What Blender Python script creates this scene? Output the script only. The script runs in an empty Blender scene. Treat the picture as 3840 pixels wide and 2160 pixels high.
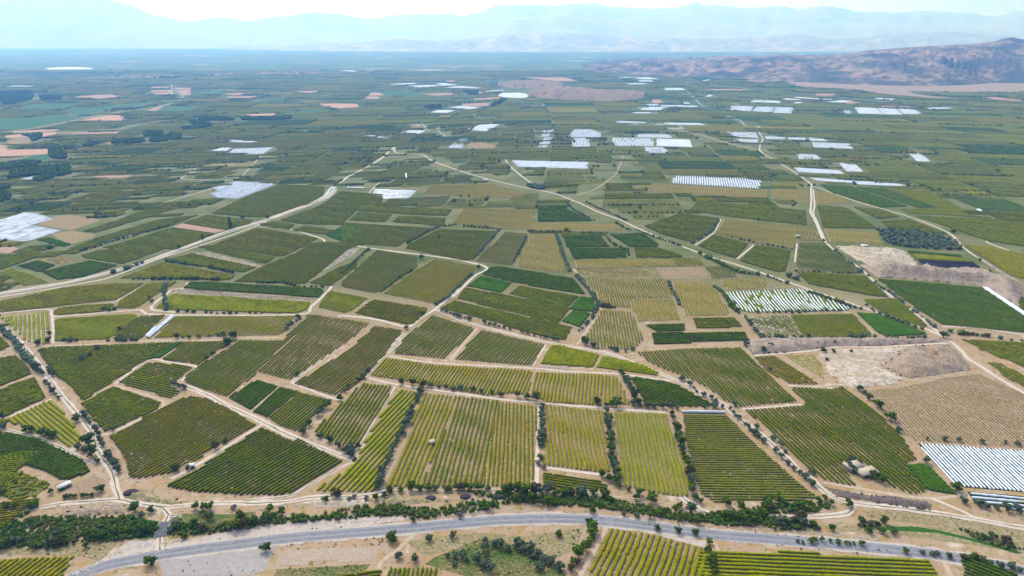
import bpy, math, random
import numpy as np
from mathutils import Vector
RNG = np.random.default_rng(7)
random.seed(7)
SC = bpy.context.scene
COL = SC.collection

# ------------------------------------------------------------------ camera
HC, PITCH, FPX = 300.0, math.radians(20.2), 2547.0     # height, pitch, focal length in photo pixels (3840 wide)
cam_d = bpy.data.cameras.new("camera"); cam = bpy.data.objects.new("camera", cam_d); COL.objects.link(cam)
cam.location = (0, 0, HC); cam.rotation_euler = (math.radians(90) - PITCH, 0, 0)
cam_d.sensor_width = 36.0; cam_d.lens = 36.0 * FPX / 3840.0
cam_d.clip_start = 1.0; cam_d.clip_end = 150000.0
SC.camera = cam

# ------------------------------------------------------------------ light
SUN_EL, SUN_AZ = math.radians(48), math.radians(-28)    # azimuth from +Y towards +X
sun_d = bpy.data.lights.new("sun", 'SUN'); sun = bpy.data.objects.new("sun", sun_d); COL.objects.link(sun)
sun_d.energy = 2.9; sun_d.angle = math.radians(4); sun_d.color = (1.0, 0.97, 0.93)
sdir = Vector((math.sin(SUN_AZ) * math.cos(SUN_EL), math.cos(SUN_AZ) * math.cos(SUN_EL), math.sin(SUN_EL)))
sun.rotation_euler = (-sdir).to_track_quat('-Z', 'Y').to_euler()

W = bpy.data.worlds.new("World"); SC.world = W; W.use_nodes = True
nt = W.node_tree; nt.nodes.clear()
wo = nt.nodes.new("ShaderNodeOutputWorld"); bg = nt.nodes.new("ShaderNodeBackground")
sky = nt.nodes.new("ShaderNodeTexSky"); sky.sky_type = 'NISHITA'; sky.sun_disc = False
sky.sun_elevation = SUN_EL; sky.sun_rotation = SUN_AZ; sky.altitude = 300; sky.dust_density = 2.0
tc = nt.nodes.new("ShaderNodeTexCoord"); mp = nt.nodes.new("ShaderNodeMapping"); mp.inputs['Scale'].default_value = (1.6, 1.6, 9.0)
nz = nt.nodes.new("ShaderNodeTexNoise"); nz.inputs['Scale'].default_value = 2.2; nz.inputs['Detail'].default_value = 6
cr = nt.nodes.new("ShaderNodeValToRGB"); cr.color_ramp.elements[0].position = 0.34; cr.color_ramp.elements[1].position = 0.62
mx = nt.nodes.new("ShaderNodeMix"); mx.data_type = 'RGBA'
L = nt.links
L.new(tc.outputs['Generated'], mp.inputs['Vector']); L.new(mp.outputs[0], nz.inputs['Vector']); L.new(nz.outputs[0], cr.inputs[0])
L.new(cr.outputs[0], mx.inputs[0]); L.new(sky.outputs[0], mx.inputs[6]); mx.inputs[7].default_value = (9.4, 10.5, 12.2, 1)
dp = nt.nodes.new("ShaderNodeVectorMath"); dp.operation = 'DOT_PRODUCT'; L.new(tc.outputs['Generated'], dp.inputs[0]); dp.inputs[1].default_value = tuple(sdir)
gr = nt.nodes.new("ShaderNodeMapRange"); gr.interpolation_type = 'SMOOTHSTEP'; gr.inputs[1].default_value = -.12; gr.inputs[2].default_value = 1.0; gr.inputs[3].default_value = .32; gr.inputs[4].default_value = 2.2; L.new(dp.outputs['Value'], gr.inputs[0])
ml = nt.nodes.new("ShaderNodeVectorMath"); ml.operation = 'SCALE'; L.new(mx.outputs[2], ml.inputs[0]); L.new(gr.outputs[0], ml.inputs['Scale'])
L.new(ml.outputs[0], bg.inputs['Color']); bg.inputs['Strength'].default_value = 0.12
L.new(bg.outputs[0], wo.inputs['Surface'])
SC.view_settings.view_transform = 'Standard'; SC.view_settings.look = 'None'
SC.view_settings.exposure = 0.08; SC.view_settings.gamma = 1.0
SC.cycles.volume_bounces = 1; SC.cycles.max_bounces = 5; SC.cycles.diffuse_bounces = 2
SC.cycles.use_denoising = True

# ------------------------------------------------------------------ helpers
TILES = dict(A1=(0, 1620, .372671), A2=(960, 1620, .372671), A3=(1920, 1620, .372671), A4=(2880, 1620, .372671),
             B1=(0, 1080, .496894), B2=(1280, 1080, .496894), B3=(2560, 1080, .496894),
             C1=(0, 680, .496894), C2=(1280, 680, .496894), C3=(2560, 680, .496894),
             D1=(0, 280, .496894), D2=(1280, 280, .496894), D3=(2560, 280, .496894),
             E1=(0, 0, .496894), E2=(1280, 0, .496894), E3=(2560, 0, .496894),
             F1=(0, 1480, .248447), F2=(0, 1080, .248447), F3=(3200, 1000, .248447))
CP, SP = math.cos(PITCH), math.sin(PITCH)
def ray(u, v):
    x = (u - 1920) / FPX; y = (1080 - v) / FPX
    return (x, CP + y * SP, -SP + y * CP)
def ground(u, v, z=0.0):
    d = ray(u, v); t = (HC - z) / max(-d[2], 1e-4)
    return (d[0] * t, d[1] * t)
def P(s, tile=None):
    """'B1 10,20 30,40 A2 5,5' -> ground points; a tile name switches the survey sheet."""
    out = []
    for w in s.split():
        if w in TILES: tile = w; continue
        a, b = w.split(','); o = TILES[tile]
        out.append(ground(o[0] + float(a) * o[2], o[1] + float(b) * o[2]))
    return out
def dist(p): return math.hypot(p[0], p[1])

def mk(name, V, faces, mats=None, parent=None, loc=(0, 0, 0), smooth=False, mi=None):
    me = bpy.data.meshes.new(name)
    V = np.asarray(V, dtype=np.float32)
    fl = [np.asarray(f, dtype=np.int32) for f in (faces if isinstance(faces, list) else [faces]) if len(f)]
    me.vertices.add(len(V)); me.vertices.foreach_set("co", V.ravel())
    nl = sum(f.size for f in fl); nf = sum(len(f) for f in fl)
    me.loops.add(nl); me.polygons.add(nf)
    me.loops.foreach_set("vertex_index", np.concatenate([f.ravel() for f in fl]))
    st = []; k = 0
    for f in fl:
        st.append(k + np.arange(len(f)) * f.shape[1]); k += f.size
    me.polygons.foreach_set("loop_start", np.concatenate(st).astype(np.int32))
    if smooth: me.polygons.foreach_set("use_smooth", np.ones(nf, dtype=bool))
    for m in (mats if isinstance(mats, (list, tuple)) else [mats]):
        if m: me.materials.append(m)
    if mi is not None: me.polygons.foreach_set("material_index", np.asarray(mi, dtype=np.int32))
    me.update(calc_edges=True)
    o = bpy.data.objects.new(name, me); COL.objects.link(o); o.location = loc
    if parent: o.parent = parent
    return o
def child(name, me, parent, loc=(0, 0, 0)):
    o = bpy.data.objects.new(name, me); COL.objects.link(o); o.parent = parent; o.location = loc; return o
def root(name, loc, rz=0.0, sc=1.0):
    o = bpy.data.objects.new(name, None); COL.objects.link(o); o.location = loc; o.rotation_euler.z = rz
    o.scale = (sc, sc, sc) if not isinstance(sc, tuple) else sc; o.empty_display_size = 1; return o
def tag(o, label=None, cat=None, group=None, kind=None):
    if label: o["label"] = label
    if cat: o["category"] = cat
    if group: o["group"] = group
    if kind: o["kind"] = kind
    return o

class Geo:
    def __init__(s): s.V = []; s.Q = []; s.T = []; s.n = 0
    def add(s, V, Q=None, T=None):
        V = np.asarray(V, float)
        if Q is not None and len(Q): s.Q.append(np.asarray(Q) + s.n)
        if T is not None and len(T): s.T.append(np.asarray(T) + s.n)
        s.V.append(V); s.n += len(V)
    def box(s, x0, x1, y0, y1, z0, z1):
        V = [(x, y, z) for z in (z0, z1) for y in (y0, y1) for x in (x0, x1)]
        s.add(V, [(0, 2, 3, 1), (4, 5, 7, 6), (0, 1, 5, 4), (2, 6, 7, 3), (0, 4, 6, 2), (1, 3, 7, 5)])
    def tube(s, p, q, r0, r1, n=7):
        p = Vector(p); q = Vector(q); d = (q - p).normalized(); a = d.orthogonal().normalized(); b = d.cross(a)
        V = []
        for c, r in ((p, r0), (q, r1)):
            for i in range(n):
                t = 2 * math.pi * i / n; V.append(c + a * (r * math.cos(t)) + b * (r * math.sin(t)))
        s.add([tuple(v) for v in V], [(i, (i + 1) % n, n + (i + 1) % n, n + i) for i in range(n)])
    def done(s, name, mats, parent=None, loc=(0, 0, 0), smooth=False):
        f = []
        if s.Q: f.append(np.concatenate(s.Q))
        if s.T: f.append(np.concatenate(s.T))
        return mk(name, np.concatenate(s.V), f, mats, parent, loc, smooth)

# smooth pseudo noise on the plane, about -1..1
_ph = RNG.uniform(0, 6.28, (10, 2)); _an = RNG.uniform(0, 6.28, 10)
def wn(x, y, L0=60.0):
    s = 0
    for i in range(10):
        k = 6.28 / (L0 * (0.45 ** (i * 0.33))); a = _an[i]
        s = s + np.sin(k * (x * math.cos(a) + y * math.sin(a)) + _ph[i, 0]) * (0.75 ** i)
    return s / 2.4

def inside(px, py, poly):
    px = np.asarray(px); py = np.asarray(py); r = np.zeros(px.shape, bool); n = len(poly)
    for i in range(n):
        x0, y0 = poly[i]; x1, y1 = poly[(i + 1) % n]
        if y0 == y1: continue
        c = ((y0 > py) != (y1 > py)) & (px < (x1 - x0) * (py - y0) / (y1 - y0) + x0)
        r ^= c
    return r

# ------------------------------------------------------------------ materials
def lin(c): return tuple(((v / 255) / 12.92 if v / 255 <= .04045 else ((v / 255 + .055) / 1.055) ** 2.4) for v in c)
def mat(name, cols, scales=(0.02, 0.8), rough=0.9, pos=(0.35, 0.65), bump=0.0, stretch=None, spec=0.2):
    """two or three base colours mixed by large and fine world-space noise"""
    dim = 1.0 if ('leaf' in name or 'plastic' in name or 'white' in name) else .80
    cols = [tuple(v * dim for v in c) for c in cols]
    m = bpy.data.materials.new(name); m.use_nodes = True; t = m.node_tree; t.nodes.clear()
    out = t.nodes.new("ShaderNodeOutputMaterial"); b = t.nodes.new("ShaderNodeBsdfPrincipled")
    b.inputs['Roughness'].default_value = rough; b.inputs['Specular IOR Level'].default_value = 0.0 if 'leaf' in name else spec * .3 if spec < .3 else spec
    t.links.new(b.outputs[0], out.inputs[0])
    g = t.nodes.new("ShaderNodeNewGeometry"); src = g.outputs['Position']
    if stretch:
        mpn = t.nodes.new("ShaderNodeMapping"); mpn.inputs['Scale'].default_value = stretch
        mpn.inputs['Rotation'].default_value = (0, 0, 0.2)
        t.links.new(src, mpn.inputs[0]); src = mpn.outputs[0]
    cur = None
    for i, sc in enumerate(scales):
        if i + 1 >= len(cols): break
        n = t.nodes.new("ShaderNodeTexNoise"); n.inputs['Scale'].default_value = sc; n.inputs['Detail'].default_value = 4
        t.links.new(src, n.inputs['Vector'])
        r = t.nodes.new("ShaderNodeMapRange"); r.inputs[1].default_value = pos[0]; r.inputs[2].default_value = pos[1]
        t.links.new(n.outputs[0], r.inputs[0])
        x = t.nodes.new("ShaderNodeMix"); x.data_type = 'RGBA'; t.links.new(r.outputs[0], x.inputs[0])
        if cur is None: x.inputs[6].default_value = (*cols[0], 1)
        else: t.links.new(cur, x.inputs[6])
        x.inputs[7].default_value = (*cols[i + 1], 1); cur = x.outputs[2]
    if cur is None: b.inputs['Base Color'].default_value = (*cols[0], 1)
    else: t.links.new(cur, b.inputs['Base Color'])
    if bump:
        bp = t.nodes.new("ShaderNodeBump"); bp.inputs['Distance'].default_value = bump
        t.links.new(n.outputs[0], bp.inputs['Height']); t.links.new(bp.outputs[0], b.inputs['Normal'])
    return m
# vine foliage: base, patch colour (large), fleck colour (fine)
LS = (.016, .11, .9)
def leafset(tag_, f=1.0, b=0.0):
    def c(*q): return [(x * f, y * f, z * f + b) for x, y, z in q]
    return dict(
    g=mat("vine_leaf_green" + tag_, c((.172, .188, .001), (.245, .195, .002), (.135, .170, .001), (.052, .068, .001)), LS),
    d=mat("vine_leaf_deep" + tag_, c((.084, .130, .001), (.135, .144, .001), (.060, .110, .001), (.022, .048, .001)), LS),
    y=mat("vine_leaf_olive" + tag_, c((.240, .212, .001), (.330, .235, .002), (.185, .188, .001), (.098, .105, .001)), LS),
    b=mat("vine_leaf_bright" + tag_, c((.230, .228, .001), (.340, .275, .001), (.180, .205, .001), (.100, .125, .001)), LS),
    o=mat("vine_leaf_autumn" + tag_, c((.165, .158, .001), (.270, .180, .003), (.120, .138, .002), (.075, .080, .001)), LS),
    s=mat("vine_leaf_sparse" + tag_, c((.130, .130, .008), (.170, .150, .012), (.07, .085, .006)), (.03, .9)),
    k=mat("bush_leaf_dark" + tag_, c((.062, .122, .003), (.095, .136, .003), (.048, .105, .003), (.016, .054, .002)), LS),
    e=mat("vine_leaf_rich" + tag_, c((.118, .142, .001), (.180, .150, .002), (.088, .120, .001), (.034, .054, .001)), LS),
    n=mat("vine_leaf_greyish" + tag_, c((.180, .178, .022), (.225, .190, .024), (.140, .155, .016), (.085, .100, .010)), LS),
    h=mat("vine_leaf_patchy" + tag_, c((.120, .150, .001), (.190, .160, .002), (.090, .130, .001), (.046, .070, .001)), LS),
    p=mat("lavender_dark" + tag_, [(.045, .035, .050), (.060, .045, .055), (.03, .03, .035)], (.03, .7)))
LS = (.016, .11, .9)
LEAF = leafset(""); LEAF_HAZE = leafset("_far", 1.02, .010)  # far set has extra blue put into the leaf colour as distance haze
SOIL = dict(
    t=mat("soil_tan", [(.36, .25, .17), (.42, .30, .215), (.26, .18, .10)], (.03, .35), bump=.3),
    p=mat("soil_pale", [(.46, .38, .32), (.52, .44, .38), (.32, .25, .18)], (.05, .5), bump=.3),
    y=mat("soil_dry_grass", [(.44, .27, .09), (.46, .34, .22), (.20, .19, .05)], (.04, .4), bump=.3),
    g=mat("soil_weedy", [(.17, .15, .07), (.28, .21, .14), (.10, .12, .02)], (.04, .4), bump=.3),
    m=mat("soil_row_gap_shade", [(.15, .115, .07), (.21, .16, .11), (.10, .09, .04)], (.04, .4)),  # soil darkened in colour to paint the shadow between dense rows
    n=mat("soil_dark_green", [(.032, .045, .018), (.06, .06, .035), (.02, .035, .010)], (.04, .4)))  # dark green like the vines between plastic rows
M_ROAD = mat("road_gravel", [(.60, .50, .43), (.68, .58, .51), (.50, .40, .33)], (.05, .3), pos=(.3, .75))
M_TRACK = mat("track_dirt", [(.52, .39, .29), (.58, .46, .36), (.44, .32, .22)], (.05, .3), pos=(.3, .75))
M_ASPH = mat("asphalt_worn", [(.29, .285, .315), (.34, .33, .36), (.24, .235, .255)], (.04, .25), rough=.8, stretch=(1, 6, 1))
M_RUT = mat("asphalt_wheel_track", [(.22, .218, .25), (.27, .268, .30), (.18, .178, .20)], (.04, .3), rough=.75)
M_PLAST = mat("plastic_sheet", [(.50, .55, .65), (.38, .44, .56), (.60, .64, .71)], (.05, .25), rough=.35, spec=.5)
M_PLASTB = mat("plastic_sheet_dull", [(.25, .30, .42), (.33, .38, .50), (.16, .21, .28)], (.03, .12), rough=.4, spec=.5)
M_PLASTF = mat("plastic_sheet_far", [(.42, .47, .56), (.33, .38, .48), (.50, .54, .61)], (.02, .06), rough=.5)
M_WATER = mat("water", [(.10, .16, .22)], rough=.12, spec=.6)
M_CONC = mat("concrete", [(.45, .42, .38), (.36, .33, .30), (.5, .47, .43)], (.2, 2))
M_BARK = mat("bark", [(.10, .075, .05), (.16, .12, .09), (.07, .05, .035)], (.5, 3))
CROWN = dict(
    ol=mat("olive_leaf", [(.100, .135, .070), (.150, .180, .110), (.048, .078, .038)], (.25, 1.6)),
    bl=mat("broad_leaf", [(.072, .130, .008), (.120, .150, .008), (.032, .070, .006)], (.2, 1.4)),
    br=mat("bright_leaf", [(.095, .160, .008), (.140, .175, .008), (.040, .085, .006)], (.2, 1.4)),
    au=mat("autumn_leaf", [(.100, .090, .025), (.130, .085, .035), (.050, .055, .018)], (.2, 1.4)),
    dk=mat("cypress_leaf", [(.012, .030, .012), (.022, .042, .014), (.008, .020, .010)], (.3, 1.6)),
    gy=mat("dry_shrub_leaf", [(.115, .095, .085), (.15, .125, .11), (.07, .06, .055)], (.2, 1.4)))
M_REED = mat("reed_leaf", [(.055, .125, .008), (.160, .150, .030), (.022, .060, .008)], (.045, .7))
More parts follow.
